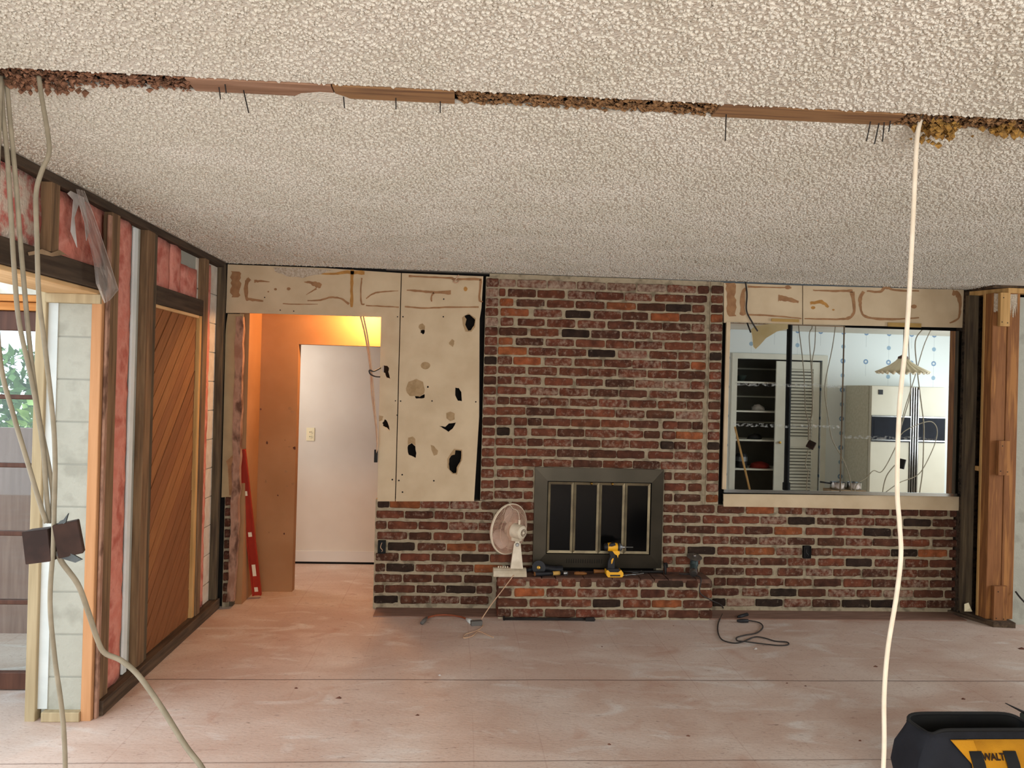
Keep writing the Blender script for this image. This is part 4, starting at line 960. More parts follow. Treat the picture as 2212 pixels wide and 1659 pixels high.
def fluff(name, x0, x1, m, lab, seed, drop=.02, n=None):
    rr = random.Random(seed); mb = MB(); n = n or int((x1-x0)*1500)
    for i in range(n):
        x = rr.uniform(x0, x1); y = rr.uniform(GAP0+.004, GAP1-.004); zc = H+rr.uniform(.0, .012)-(rr.random()**6)*drop
        r = rr.uniform(.003, .009); vs = []
        for d in ((1, 0, 0), (-1, 0, 0), (0, 1, 0), (0, -1, 0), (0, 0, 1), (0, 0, -1)): vs.append((x+d[0]*r*rr.uniform(.6, 1.6), min(max(y+d[1]*r*rr.uniform(.6, 1.2), GAP0+.001), GAP1-.001) if zc > H-.004 else y+d[1]*r, zc+d[2]*r*rr.uniform(.5, 1.1)))
        mb.add(vs, [(0, 2, 4), (2, 1, 4), (1, 3, 4), (3, 0, 4), (2, 0, 5), (1, 2, 5), (3, 1, 5), (0, 3, 5)])
    o = tag(mb.build(name, m), lab, 'insulation', None, 'stuff'); return o
fluff('loose_insulation', -1.66, gx(405), 'insul_rust', 'rusty loose insulation filling the left end of the ceiling slot', 1, .018)
fluff('loose_insulation', gx(985), gx(1555), 'insul_brown', 'brown loose insulation filling the middle of the ceiling slot', 2, .004)
fluff('loose_insulation', gx(1960), 2.4, 'insul_brown', 'brown loose insulation at the right end of the ceiling slot', 3, .01)
mb = MB(); rr = random.Random(4); q = onZ(1990, 275, H)
def tuft(cx, n, m, lab, seed, dz=.05):
    rr = random.Random(seed); mb = MB()
    for i in range(n):
        p = Vector((cx+rr.gauss(0, .03), -3.43+rr.gauss(0, .022), H-.004-abs(rr.gauss(0, .4))*dz)); r = rr.uniform(.005, .012); vs = []
        for d in ((1, 0, 0), (-1, 0, 0), (0, 1, 0), (0, -1, 0), (0, 0, 1), (0, 0, -1)): vs.append(p+Vector(d)*r*rr.uniform(.6, 1.5))
        mb.add(vs, [(0, 2, 4), (2, 1, 4), (1, 3, 4), (3, 0, 4), (2, 0, 5), (1, 2, 5), (3, 1, 5), (0, 3, 5)])
    tag(mb.build('insulation_tuft', m), lab, 'insulation', None, 'stuff')
tuft(q.x+.02, 110, 'insul_gold', 'golden insulation tuft around the white cable', 1); tuft(1.62, 60, 'insul_gold', 'small golden insulation tuft at the right frame edge', 2, .03)
tuft(gx(30), 60, 'insul_rust', 'rusty insulation tuft where the grey cables enter the slot', 3, .03); tuft(gx(115), 45, 'insul_rust', 'rusty insulation tuft right of the grey cables', 4, .03)
sc1 = [(630, 209), (650, 200), (690, 197), (720, 199), (745, 207), (768, 216), (760, 222), (700, 219), (640, 214)]
single('ceiling_scrap', MB().prism([onZ(a, b_-1, H-.0005) for a, b_ in sc1], (0, 0, -.004)), 'popcorn', 'ragged ceiling texture scrap overlapping the left plank of the slot', 'ceiling scrap')
sc2 = [(1590, 246), (1675, 248), (1682, 256), (1640, 258), (1590, 255)]
single('ceiling_scrap', MB().prism([onZ(a, b_, H-.0005) for a, b_ in sc2], (0, 0, -.003)), 'popcorn', 'ragged ceiling texture scrap overlapping the right plank of the slot', 'ceiling scrap')

# ------------------------------------------------------------------ hanging cables on the left and the white one on the right
YW = -3.45
def wp(pts, y=YW): return [onY(a, b_, y+(d[0] if d else 0)) for a, b_, *d in pts]
CR = .0065
cable('cable', wp([(4, 165), (6, 240), (16, 340), (24, 470), (32, 600), (42, 700), (70, 830), (92, 960), (100, 1060), (106, 1130)]), CR, 'cable_grey', 'grey cable hanging to the junction boxes, second from left')
cable('cable', wp([(14, 165), (20, 240), (35, 400), (44, 520), (56, 660), (68, 780), (84, 900), (104, 1000), (114, 1070), (110, 1130)], YW+.012), CR, 'cable_grey', 'grey cable hanging to the junction boxes, third from left')
cable('cable', wp([(84, 165), (90, 210), (102, 280), (106, 330), (90, 370), (78, 420), (80, 520), (84, 640), (96, 740), (114, 900), (119, 1000), (117, 1100), (115, 1180), (108, 1300), (118, 1420), (132, 1520), (139, 1600), (141, 1700), (138, 1900)], YW-.02), CR, 'cable_grey', 'long grey cable passing in front of the junction boxes down to the floor')
cable('cable', wp([(2, 165), (-6, 400), (-8, 640), (2, 790), (30, 900), (60, 1000), (84, 1080), (100, 1130)], YW-.012), CR, 'cable_grey', 'grey cable entering from the frame edge to the left junction box')
cable('cable', [onY(124, 1190, YW), onY(134, 1215, YW), onY(168, 1262, YW), onY(190, 1320, YW+.02), onY(210, 1380, YW+.05), onY(226, 1410, YW+.06), onY(262, 1427, YW+.06), onY(300, 1460, YW+.04), onY(350, 1530, YW), onY(400, 1610, YW-.05), onY(440, 1665, YW-.1), onY(470, 1740, YW-.16)], CR+.001, 'cable_grey', 'grey cable curving away from the junction boxes toward the camera')
cable('cable', [Vector((1.352, -3.44, H+.02)), onY(1981, 300, YW), onY(1972, 480, YW), onY(1960, 700, YW), onY(1943, 880, YW), onY(1938, 1050, YW), onY(1943, 1130, YW), onY(1946, 1200, YW), onY(1936, 1290, YW), onY(1918, 1400, YW), onY(1910, 1500, YW), onY(1910, 1600, YW), onY(1908, 1660, YW), onY(1902, 1800, YW), onY(1890, 2100, YW)], .0068, 'cable_white', 'white cable hanging from the ceiling slot in front of the mirror', k=8)
def jbox(c, size, rot, m, lab, seed, ears=True):
    c = Vector(c); o = thing('junction_box', lab, 'junction box', c); w, d, h = size; t = .003; mb = MB()
    def ob(p, s): mb.obox(c+rot@Vector(p), s, rot)
    ob((0, d/2, 0), (w, t, h)); ob((-w/2, 0, 0), (t, d, h)); ob((w/2, 0, 0), (t, d, h)); ob((0, 0, h/2), (w, d, t)); ob((0, 0, -h/2), (w, d, t)); ob((0, -d/2, 0), (w, t, h))
    mb.build('box', m, o)
    for sx_ in (-1, 1): MB().lathe([(.0001, -.002), (.006, -.002), (.006, .001)], c+rot@Vector((sx_*w*.25, -d/2, h*.2)), rot@Vector((0, -1, 0)), 10).build('knockout', 'box_rust', o)
    return o
RZ = lambda a: Matrix.Rotation(math.radians(a), 3, 'Y')
jb1 = jbox(onY(90, 1177, YW), (.066, .05, .086), Matrix.Rotation(math.radians(-8), 3, 'Y'), 'box_rust', 'rusty junction box hanging on grey cables, left of the pair', 1)
jb2 = jbox(onY(149, 1163, YW-.01), (.058, .05, .088), Matrix.Rotation(math.radians(-12), 3, 'Y')@Matrix.Rotation(math.radians(20), 3, 'Z'), 'box_rust', 'rusty junction box with zinc bracket, right of the pair', 2)
q = onY(128, 1165, YW)
def pts_y(lp, y): return [onY(*cl2(a, b_), y) for a, b_ in lp]
MB().prism(pts_y([(400, 190), (430, 150), (455, 140), (488, 96), (470, 160), (440, 185), (425, 230), (440, 330), (470, 370), (530, 395), (588, 428), (540, 450), (440, 420), (405, 400), (415, 300)], YW-.035), (0, .006, 0)).build('bracket', 'box_zinc', jb2)

# ------------------------------------------------------------------ right corner framing
XW = 3.80
yx = lambda px, py=1000: onX(px, py, XW).y
cbx = onY(2107, 1000, -.10).x
board('corner_board', (3.745, -.10, .04), (cbx, -.055, 2.385), 'stud_dark', 'dark greenish board in the right room corner', 'board')
sx0, sx1 = onY(2119.5, 1000, -.19).x, onY(2128, 1000, -.19).x
board('stud', (sx0, -.19, .04), (sx1, -.165, 2.385), 'stud_yellow', 'thin yellow stud in the right corner framing', 'stud')
struct('wall_right', MB().box((3.76, -.045, 0), (3.98, .08, 2.42)).box((3.93, YEND+.1, 0), (3.98, -.04, 2.42)), mat('old_insul', '3a2e24', '211a15', 20, .98, c3='4d3e30', bump=1, bscale=40, bdist=.02), 'dark brown insulation behind the right corner studs')
x0 = onY(2137, 1000, YEND).x; x1 = onY(2169, 1000, YEND).x; x2 = onY(2189, 1000, YEND).x
board('post', (x0, YEND, .04), (x1-.002, YEND+.09, 2.385), 'stud_orange', 'wide orange post at the right corner', 'post')
board('post', (x1, YEND-.004, .04), (x2+.02, YEND+.09, 2.385), 'stud_orange', 'narrow orange post at the right frame edge', 'post')
for (a, b_, c, d, lab) in ((2161, 632, 2181, 705, 'small pale wood block nailed across the top of the orange posts'), (2157, 952, 2182, 1027, 'small orange wood block nailed across the middle of the posts'), (2147, 1266, 2174, 1345, 'orange wood block nailed across the foot of the posts')):
    p, q2 = onY(a, b_, YEND-.03), onY(c, d, YEND-.03)
    o = thing('nailer_block', lab, 'wood block', (p.x, YEND-.03, q2.z)); MB().bbox((p.x, YEND-.034, q2.z), (q2.x, YEND-.0045, p.z), .003).build('block', 'stud_yellow' if b_ < 700 else 'stud_orange', o)
    for fx, fz in ((.2, .12), (.75, .1), (.3, .85)): MB().lathe([(.0001, 0), (.004, 0), (.004, .003)], (p.x+(q2.x-p.x)*fx, YEND-.0355, q2.z+(p.z-q2.z)*fz), (0, 1, 0), 8).build('nail_head', 'iron', o)
for k_, (xa, xb, zz0, po) in enumerate(((x0, x1-.004, 2.20, 'post.001'), (x1+.002, x2, 2.28, 'post.002'))):
    if po in bpy.data.objects:
        ps = bpy.data.objects[po]; lp9 = [(xa+.004, 2.38), (xb-.004, 2.38)]; n9 = 9
        lp9 += [(xb-.004-(xb-xa-.008)*i/n9, zz0+R_.uniform(-.08, .06)) for i in range(n9+1)]
        MB().prism([(x, YEND-.0045-.0012, z) for x, z in lp9], (0, .0013 if k_ else .006, 0)).build('texture_overspray', 'overspray', ps)
single('top_plate', MB().prism([(XW-.035, -.01, 2.385), (XW+.06, -.01, 2.385), (x1+.06, YEND+.06, 2.385), (XK, YEND+.06, 2.385), (XK, YEND-.03, 2.385), (x1-.02, YEND-.03, 2.385)], (0, 0, .035)), 'stud_yellow', 'light wood top plate over the right corner framing', 'top plate')
struct('cavity_gap_fill', MB().box((XW-.01, YEND-.02, 2.42), (XK, .05, H)), 'cavity_dark_debris', 'dark debris strip in place of the open cavity between top plate and ceiling', 'trim')  # dark of the open ceiling cavity put into a solid debris-coloured strip
board('blocking', (cbx-.002, -.16, 1.09), (sx0+.001, -.12, 1.125), 'stud_yellow', 'short yellow blocking between the corner board and thin stud', 'blocking')
board('blocking', (sx1-.001, -.185, 1.09), (x0+.01, -.16, 1.125), 'stud_yellow', 'short yellow blocking between the thin stud and the posts', 'blocking')
single('sill_plate', MB().prism([(XW-.04, -.01, 0), (XW+.1, -.01, 0), (x2, YEND+.05, 0), (x2-.02, YEND-.09, 0), (x1-.1, YEND-.07, 0)], (0, 0, .038)), 'sill_y', 'dark rotted sill plate at the foot of the right corner framing', 'sill plate')
single('sill_splinter', MB().obox((XW-.03, -.13, .012), (.03, .30, .022), Matrix.Rotation(.35, 3, 'Z')), 'sill_y', 'loose dark wood splinter beside the right sill plate', 'wood splinter')
q = onY(2092, 1312, -.2); single('paper_scrap', MB().add([q+Vector(v) for v in ((-.03, 0, -.03), (.03, 0, -.03), (.028, .02, .0), (.0, .0, .035), (-.022, .015, .02), (.005, -.015, .0))], [(0, 1, 5), (1, 2, 5), (2, 3, 5), (3, 4, 5), (4, 0, 5), (0, 4, 3, 2, 1)]), 'outlet_ivory', 'crumpled yellowish scrap lying in the right corner framing', 'scrap')
cable('wire', [onY(2194, 1278, YEND-.02), onY(2203, 1290, YEND-.06), onY(2216, 1304, YEND-.1)], .006, 'cable_dark', 'black wire end sticking out of the white wall at the right', cat='wire')

# ------------------------------------------------------------------ desk fan
fb = onZ(1098, 1236, HZ); FX, FY = fb.x, -.155
fan = thing('desk_fan', 'old cream desk fan seen from behind on the hearth', 'fan', (FX, FY, HZ))
FZ = HZ
prof = [(-.105, 0), (.118, 0), (.118, .012), (.112, .03), (.09, .046), (.06, .05), (-.06, .05), (-.088, .044), (-.105, .02)]
pr2 = [(-.066, 0), (.066, 0), (.068, .010), (.06, .028), (.045, .042), (.02, .048), (-.01, .046), (-.04, .034), (-.06, .018), (-.068, .008)]
MB().prism([(FX-.112, FY+a, FZ+b_) for a, b_ in pr2], (.232, 0, 0)).build('base', 'fan_cream', fan)
for i in range(5): MB().lathe([(.005, 0), (.005, .010), (.003, .012)], (FX-.075+i*.016, FY+.0, FZ+.049), (0, 0, 1), 10).build('switch_button', 'fan_rim', fan)
px0 = FX+.052
MB().obox((px0, FY, FZ+.05+.088), (.088, .062, .176), None, .52).build('pedestal', 'fan_cream', fan)
MB().obox((px0, FY, FZ+.24), (.03, .03, .05)).build('neck', 'fan_rim', fan)
MB().lathe([(.010, -.022), (.013, -.018), (.013, .018), (.010, .022)], (px0, FY-.004, FZ+.215), (0, 1, 0), 12).build('tilt_screw', 'steel', fan)
hub = Vector((px0-.016, FY-.022, FZ+.315)); fax = Vector((-.68, .73, .06)).normalized()   # direction the fan blows
MB().lathe([(.0001, -.076), (.030, -.075), (.046, -.066), (.051, -.045), (.053, .02), (.056, .05), (.05, .06), (.0001, .061)], hub, fax, 28).build('motor_housing', 'fan_cream', fan, 40)
bd = MB().lathe([(.012, 0), (.026, 0), (.026, -.001), (.012, -.001)], hub-fax*.0765, fax, 24, False).build('badge_ring', 'badge_brown', fan)
MB().lathe([(.0001, 0), (.012, 0), (.010, -.003), (.0001, -.003)], hub-fax*.0762, fax, 18).build('badge_centre', 'fan_rim', fan)
for i in range(12):
    a = i*math.tau/12; a1 = fax.cross(Vector((0, 0, 1))).normalized(); a2 = fax.cross(a1)
    d = a1*math.cos(a)+a2*math.sin(a); MB().obox(hub-fax*.078+d*.0192, (.003, .003, .008), Matrix((d.cross(fax), fax, d)).transposed()).build('badge_letter', 'fan_rim', fan)
MB().obox(hub+Vector((.002, 0, -.058)), (.075, .05, .022), Matrix.Rotation(math.radians(-42), 3, 'Z')).build('housing_foot', 'fan_cream', fan)
MB().lathe([(.006, 0), (.0075, .008), (.008, .034), (.005, .036)], hub-fax*.035+Vector((0, 0, .048)), (0, 0, 1), 10).build('oscillation_knob', 'fan_rim', fan)
gc = hub+fax*.062; GR = .178; a1 = fax.cross(Vector((0, 0, 1))).normalized(); a2 = fax.cross(a1).normalized()
def ringpts(c, r, n=48): return [c+(a1*math.cos(math.tau*i/n)+a2*math.sin(math.tau*i/n))*r for i in range(n+1)]
mb = MB(); NW = 110
for i in range(NW):
    a = math.tau*i/NW; tw = .35
    for sgn in (-1, 1):
        pts = []
        for r, h in ((.045, .052 if sgn < 0 else .062), (.10, .048 if sgn < 0 else .058), (.15, .034 if sgn < 0 else .045), (GR, .004)):
            aa = a+tw*(1-r/GR)*sgn; pts.append(gc+fax*(h*sgn)+(a1*math.cos(aa)+a2*math.sin(aa))*r)
        mb.tube(smooth_path(pts, 2), .0013, 4, False)
mb.build('wire_guard', 'fan_wire', fan)
mb = MB().tube(ringpts(gc-fax*.004, GR), .0045, 8, False).tube(ringpts(gc+fax*.006, GR), .004, 8, False); mb.build('guard_rim', 'fan_rim', fan, 'all')
mb = MB()
for r, h in ((.07, -.052), (.13, -.041)): mb.tube(ringpts(gc+fax*h, r), .0014, 5, False)
mb.build('guard_ring', 'fan_wire', fan)
for i in range(3):
    a0 = math.tau*i/3+.4; vs = []; fs = []
    for u in range(7):
        for w in range(6):
            t = u/6; r = .035+.122*t; spread = .30+.62*math.sin(math.pi*min(1, t*.85+.1)); aa = a0+(w/5-.5)*spread*1.5
            vs.append(gc+fax*((w/5-.5)*.045)+(a1*math.cos(aa)+a2*math.sin(aa))*r)
    for u in range(6):
        for w in range(5): k = u*6+w; fs.append((k, k+1, k+7, k+6))
    o = MB().add(vs, fs).build('blade', 'fan_blade', fan, 'all'); o.modifiers.new('t', 'SOLIDIFY').thickness = .002
MB().lathe([(.0001, .03), (.02, .026), (.03, .0), (.03, -.03)], gc, fax, 16).build('blade_hub', 'fan_blade', fan, 'all')
kn = hub-fax*.035+Vector((0, 0, .085)); hz_ = Vector((0, -.02, 0))
MB().tube(smooth_path([kn, kn+Vector((-.004, 0, .03)), onY(1117, 1103, FY-.03), onY(1107, 1098, FY-.03), onY(1105, 1094, FY-.03), onY(1098, 1091, FY-.03), onY(1091, 1097, FY-.03), onY(1089, 1106, FY-.03), onY(1085, 1113, FY-.03)]), .0018, 6).build('bent_wire', 'fan_rim', fan)
cable('fan_cord', [Vector((FX+.03, FY-.055, HZ+.008)), Vector((FX+.02, HY-.012, HZ+.006)), onY(1085, 1275, HY-.03), onY(1062, 1305, HY-.05), onY(1045, 1330, HY-.055), onZ(1037, 1344, .01), onZ(1043, 1352, .004), onZ(1030, 1362, .004), onZ(1006, 1370, .004), onZ(1002, 1378, .004), onZ(1020, 1374, .004), onZ(1033, 1364, .004), onZ(1050, 1370, .004), onZ(1066, 1377, .004)], .0035, 'cable_tan', 'thin tan fan cord dropping from the hearth to the floor', k=8)
# orange pigtail with plugs
pg = thing('extension_pigtail', 'short orange extension pigtail with grey plugs on the floor', 'extension cord', onZ(970, 1338, 0))
MB().tube(smooth_path([onZ(916, 1341, .008), onZ(925, 1334, .012), onZ(945, 1329, .012), onZ(975, 1329, .012), onZ(1000, 1334, .012), onZ(1012, 1340, .012)]), .0065, 8).build('cord', 'cable_orange', pg, 'all')
p, q = onZ(911, 1346, .014), onZ(922, 1334, .014); MB().tube([p, p.lerp(q, .5), q], [.012, .013, .008], 8).build('plug', 'plug_grey', pg, 'all')
p, q = onZ(1008, 1337, .014), onZ(1020, 1345, .014); MB().tube([p, p.lerp(q, .5), q], [.009, .015, .015], 8).build('connector', 'smear', pg, 'all')
p, q = onZ(1018, 1347, .016), onZ(1040, 1344, .016); MB().obox((p+q)/2, ((q-p).length, .035, .03), Matrix.Rotation(.2, 3, 'Z')).build('adapter', 'plug_grey', pg)

# ------------------------------------------------------------------ tools on the hearth
q = onZ(1157, 1240, HZ)
g1 = thing('angle_grinder', 'black angle grinder with a round disc lying behind the fan', 'angle grinder', (q.x, -.09, HZ))
dc = Vector((q.x+.02, -.142, HZ+.05)); dax = Vector((-.25, -.92, .15)).normalized()
MB().lathe([(.008, -.001), (.048, -.001), (.048, .001), (.008, .001)], dc, dax, 28).build('disc', 'tool_black', g1)
MB().lathe([(.0001, .012), (.012, .010), (.014, -.004), (.0001, -.004)], dc, dax, 16).build('flange_nut', 'brass', g1)
MB().lathe([(.024, .012), (.03, .02), (.03, .05), (.018, .06)], dc, -dax, 16).build('gear_head', 'tool_black', g1)
b0 = dc-dax*.035
MB().tube(smooth_path([b0, b0+Vector((.05, .02, -.012)), b0+Vector((.12, .03, -.022)), b0+Vector((.17, .03, -.022))]), [.026]*7+[.024]*6+[.028]*6, 12).build('motor_body', 'tool_black', g1, 'all')
MB().tube([dc+Vector((-.03, .04, -.02)), dc+Vector((-.09, .03, -.03))], .014, 10).build('side_handle', 'tool_black', g1, 'all')
# claw hammer with yellow grip
h0, h1 = onZ(1156, 1243, HZ+.016), onZ(1218, 1238, HZ+.016); h0.y = -.195; h1.y = -.15
hm = thing('hammer', 'black handled hammer with tan collar and round steel head', 'hammer', (h0.x, h0.y, HZ))
d = (h1-h0)
MB().tube([h0, h0+d*.3, h0+d*.62], [.016, .015, .013], 10).build('handle', 'tool_black', hm, 'all')
MB().lathe([(.0001, -.004), (.015, -.002), (.016, .004)], h0, d.normalized(), 12).build('butt_cap', 'handle_wood', hm)
MB().tube([h0+d*.62, h0+d*.75, h0+d*.86], [.014, .015, .015], 10).build('collar', 'grip_tan', hm, 'all')
MB().tube([h0+d*.86, h0+d*.95], [.009, .011], 8).build('neck', 'iron', hm, 'all')
MB().lathe([(.0001, -.034), (.013, -.032), (.016, -.022), (.012, -.008), (.013, .012), (.017, .02), (.017, .034), (.0001, .037)], h1, (.35, -.9, .1), 14).build('head', 'steel', hm, 'all')
# second hammer lying along the hearth
a0, a1_ = onZ(1284, 1236, HZ+.014), onZ(1438, 1236, HZ+.014); a0.y = -.085; a1_.y = -.075
h2 = thing('framing_hammer', 'long dark claw hammer with wooden handle behind the yellow driver', 'hammer', (a0.x, a0.y, HZ)); d = a1_-a0
MB().tube([a0, a0+d*.08, a0+d*.2, a0+d*.3], [.015, .013, .014, .012], 10).build('handle_end', 'handle_wood', h2, 'all')
MB().tube([a0+d*.3, a0+d*.6, a0+d*.97], [.010, .009, .010], 8).build('shaft', 'iron', h2, 'all')
MB().lathe([(.0001, -.05), (.012, -.048), (.014, -.03), (.010, -.012), (.012, 0), (.008, .02), (.003, .05)], a1_+Vector((0, 0, .016)), (0, -.35, -.92), 12).build('head', 'iron', h2, 'all')
MB().tube(smooth_path([a1_+Vector((0, 0, .05)), a1_+Vector((.006, 0, .064)), a1_+Vector((.012, 0, .055)), a1_+Vector((.014, 0, .03))]), .005, 6).build('claw', 'iron', h2, 'all')
a0, a1_ = onZ(1350, 1245, HZ+.006), onZ(1368, 1235, HZ+.006); a0.y = -.17; a1_.y = -.135
pl = thing('pliers', 'small steel pliers beside the yellow driver', 'pliers', (a0.x, a0.y, HZ))
for o_ in (-.008, .008): MB().tube(smooth_path([a0+Vector((o_, 0, 0)), a0.lerp(a1_, .5)+Vector((o_*1.2, 0, .004)), a1_, a1_+Vector((.05-o_, .01, .008))]), .004, 6).build('arm', 'steel', pl, 'all')
ck = onZ(1252, 1236, HZ+.012); ck.y = -.15
single('wood_chisel', MB().tube([ck+Vector((-.045, 0, 0)), ck+Vector((-.03, 0, .002)), ck+Vector((.02, .005, .0)), ck+Vector((.045, .006, -.001))], [.008, .013, .012, .007], 10), 'handle_wood', 'brown wooden chisel lying on the hearth left of the yellow driver', 'chisel', None, 'all')
wr_ = onZ(1372, 1230, HZ+.006); wr_.y = -.08
single('wrench', MB().tube(smooth_path([wr_+Vector((-.05, 0, 0)), wr_, wr_+Vector((.02, 0, .012)), wr_+Vector((.028, 0, .004)), wr_+Vector((.07, .01, 0))]), [.004]*10+[.006]*15, 6), 'steel', 'thin steel scraper lying in front of the surround', 'hand tool', None, 'all')
# impact driver, side profile
YDV = -.165
def dpt(x, y): return onY(1240+x/7.373, 1150+y/7.373, YDV)
dv = thing('impact_driver', 'yellow and black cordless impact driver standing on its battery', 'power drill', (dpt(635, 690).x, YDV, HZ))
def dprism(lp, hw, nm, m, parent=dv):
    pts = [dpt(*p) for p in lp]; dz = HZ-dpt(635, 690).z
    return MB().prism([(p.x, YDV-hw, p.z+dz) for p in pts], (0, 2*hw, 0)).build(nm, m, parent)
dz = HZ-dpt(635, 690).z
hc = dpt(600, 225)+Vector((0, 0, dz))
MB().lathe([(.0001, -.056), (.020, -.055), (.027, -.046), (.028, -.03)], hc, (1, 0, 0), 20).build('motor_cap', 'tool_black', dv, 40)
MB().lathe([(.028, -.03), (.030, -.02), (.030, .03), (.028, .04)], hc, (1, 0, 0), 20).build('housing', 'tool_yellow', dv, 40)
MB().lathe([(.028, .04), (.030, .045), (.029, .052)], hc, (1, 0, 0), 20).build('bumper_ring', 'tool_black', dv, 40)
MB().lathe([(.029, .052), (.027, .062), (.018, .074), (.0001, .075)], hc, (1, 0, 0), 20).build('nose', 'tool_grey', dv, 40)
MB().lathe([(.009, .075), (.010, .078), (.010, .094), (.006, .096), (.0035, .097), (.0035, .15), (.0001, .155)], hc, (1, 0, 0), 12).build('bit_holder', 'steel', dv, 40)
dprism([(560, 165), (640, 150), (650, 185), (590, 205), (540, 200)], .031, 'top_panel', 'tool_black')
dprism([(545, 290), (620, 290), (690, 320), (715, 300), (720, 330), (700, 370), (690, 395), (672, 350), (645, 335), (640, 400), (640, 560), (530, 560), (535, 480), (545, 430), (575, 370), (560, 320)], .017, 'handle', 'tool_black')
dprism([(600, 275), (715, 270), (720, 330), (700, 350), (690, 395), (676, 350), (640, 330)], .0175, 'trigger_guard', 'tool_yellow')
dprism([(585, 430), (610, 395), (625, 400), (600, 480), (585, 485)], .0178, 'grip_inlay', 'tool_yellow')
dprism([(525, 560), (700, 560), (740, 600), (735, 625), (520, 625), (510, 590)], .03, 'battery_rail', 'tool_black')
dprism([(500, 590), (525, 575), (560, 610), (690, 610), (735, 575), (770, 620), (770, 665), (750, 690), (530, 690), (505, 660)], .035, 'battery', 'tool_yellow')
dprism([(560, 650), (720, 650), (720, 675), (560, 675)], .0355, 'battery_vent', 'tool_black')
# grinder with wire wheel on the right
gq = onZ(1494, 1240, HZ); GX = gq.x
g2 = thing('angle_grinder', 'grey angle grinder standing on the right end of the hearth', 'angle grinder', (GX, -.1, HZ))
MB().tube(smooth_path([(GX-.012, -.16, HZ+.022), (GX-.004, -.13, HZ+.045), (GX+.008, -.10, HZ+.07), (GX+.012, -.09, HZ+.095)]), [.020]*5+[.027]*7+[.03]*7, 14).build('body', 'grinder_teal', g2, 'all')
MB().lathe([(.026, -.015), (.03, .0), (.026, .02), (.0001, .022)], (GX-.014, -.162, HZ+.034), (-.2, -.8, -.45), 14).build('end_cap', 'steel', g2, 40)
MB().lathe([(.028, 0), (.03, .012), (.018, .03), (.01, .034)], (GX+.012, -.088, HZ+.09), (0, 0, 1), 16).build('gear_head', 'tool_grey', g2, 40)
MB().lathe([(.012, 0), (.05, .004), (.056, .007), (.05, .010), (.012, .014)], (GX+.012, -.088, HZ+.122), (.06, -.32, 1), 28).build('wire_wheel', 'steel', g2, 40)
MB().lathe([(.008, .010), (.012, .014), (.012, .022), (.0001, .024)], (GX+.012, -.088, HZ+.122), (.06, -.12, 1), 8).build('nut', 'chrome', g2)
MB().tube([(GX-.02, -.12, HZ+.01), (GX-.10, -.10, HZ+.006)], [.008, .004], 8).build('power_lead', 'cable_dark', g2)
cable('grinder_cord', [Vector((GX, -.165, HZ+.012)), Vector((GX+.02, HY-.01, HZ+.004)), onY(1512, 1280, HY-.02), onY(1535, 1296, HY-.02), onY(1556, 1306, -.16), onZ(1563, 1316, .006), onZ(1560, 1328, .005), onZ(1552, 1345, .005), onZ(1551, 1365, .005), onZ(1560, 1382, .005), onZ(1585, 1389, .005), onZ(1605, 1386, .006), onZ(1630, 1376, .006), onZ(1650, 1378, .006), onZ(1675, 1385, .005), onZ(1700, 1387, .005), onZ(1702, 1393, .005), onZ(1680, 1394, .005), onZ(1640, 1390, .012), onZ(1610, 1386, .014), onZ(1593, 1384, .010), onZ(1592, 1377, .006), onZ(1610, 1372, .006), onZ(1635, 1367, .006), onZ(1648, 1355, .006), onZ(1640, 1345, .006), onZ(1615, 1340, .008)], .0042, 'cable_dark', 'black grinder cord looped on the floor right of the hearth', k=6)
p = onZ(1604, 1335, .014)
pl2 = thing('cord_plug', 'pair of black plugs on the floor by the grinder cord', 'plug', (p.x, p.y, 0))
for (a, b_), (c, d_) in (((1592, 1341), (1616, 1341)), ((1594, 1333), (1614, 1327))):
    u, w = onZ(a, b_, .014), onZ(c, d_, .016); MB().tube([u, u.lerp(w, .3), w], [.008, .013, .013], 8).build('plug_body', 'tool_black', pl2, 'all')
# black bar on the floor
p, q = onZ(1090, 1336, .012), onZ(1282, 1336, .012); p.y = q.y = HY-.03
bar = thing('pry_bar', 'long black steel bar lying on the floor along the hearth', 'pry bar', ((p.x+q.x)/2, p.y, 0))
MB().tube([p, q], .0095, 8).build('shaft', 'iron', bar, 'all')
MB().prism([q+Vector((-.06, 0, .014)), q+Vector((0, 0, .016)), q+Vector((.01, 0, .0)), q+Vector((0, 0, -.011)), q+Vector((-.06, 0, -.010))], (0, -.014, 0)).build('blade_end', 'iron', bar)
MB().tube([p+Vector((-.004, -.012, -.005)), p+Vector((-.004, .012, .012))], .008, 6).build('hook_end', 'iron', bar)
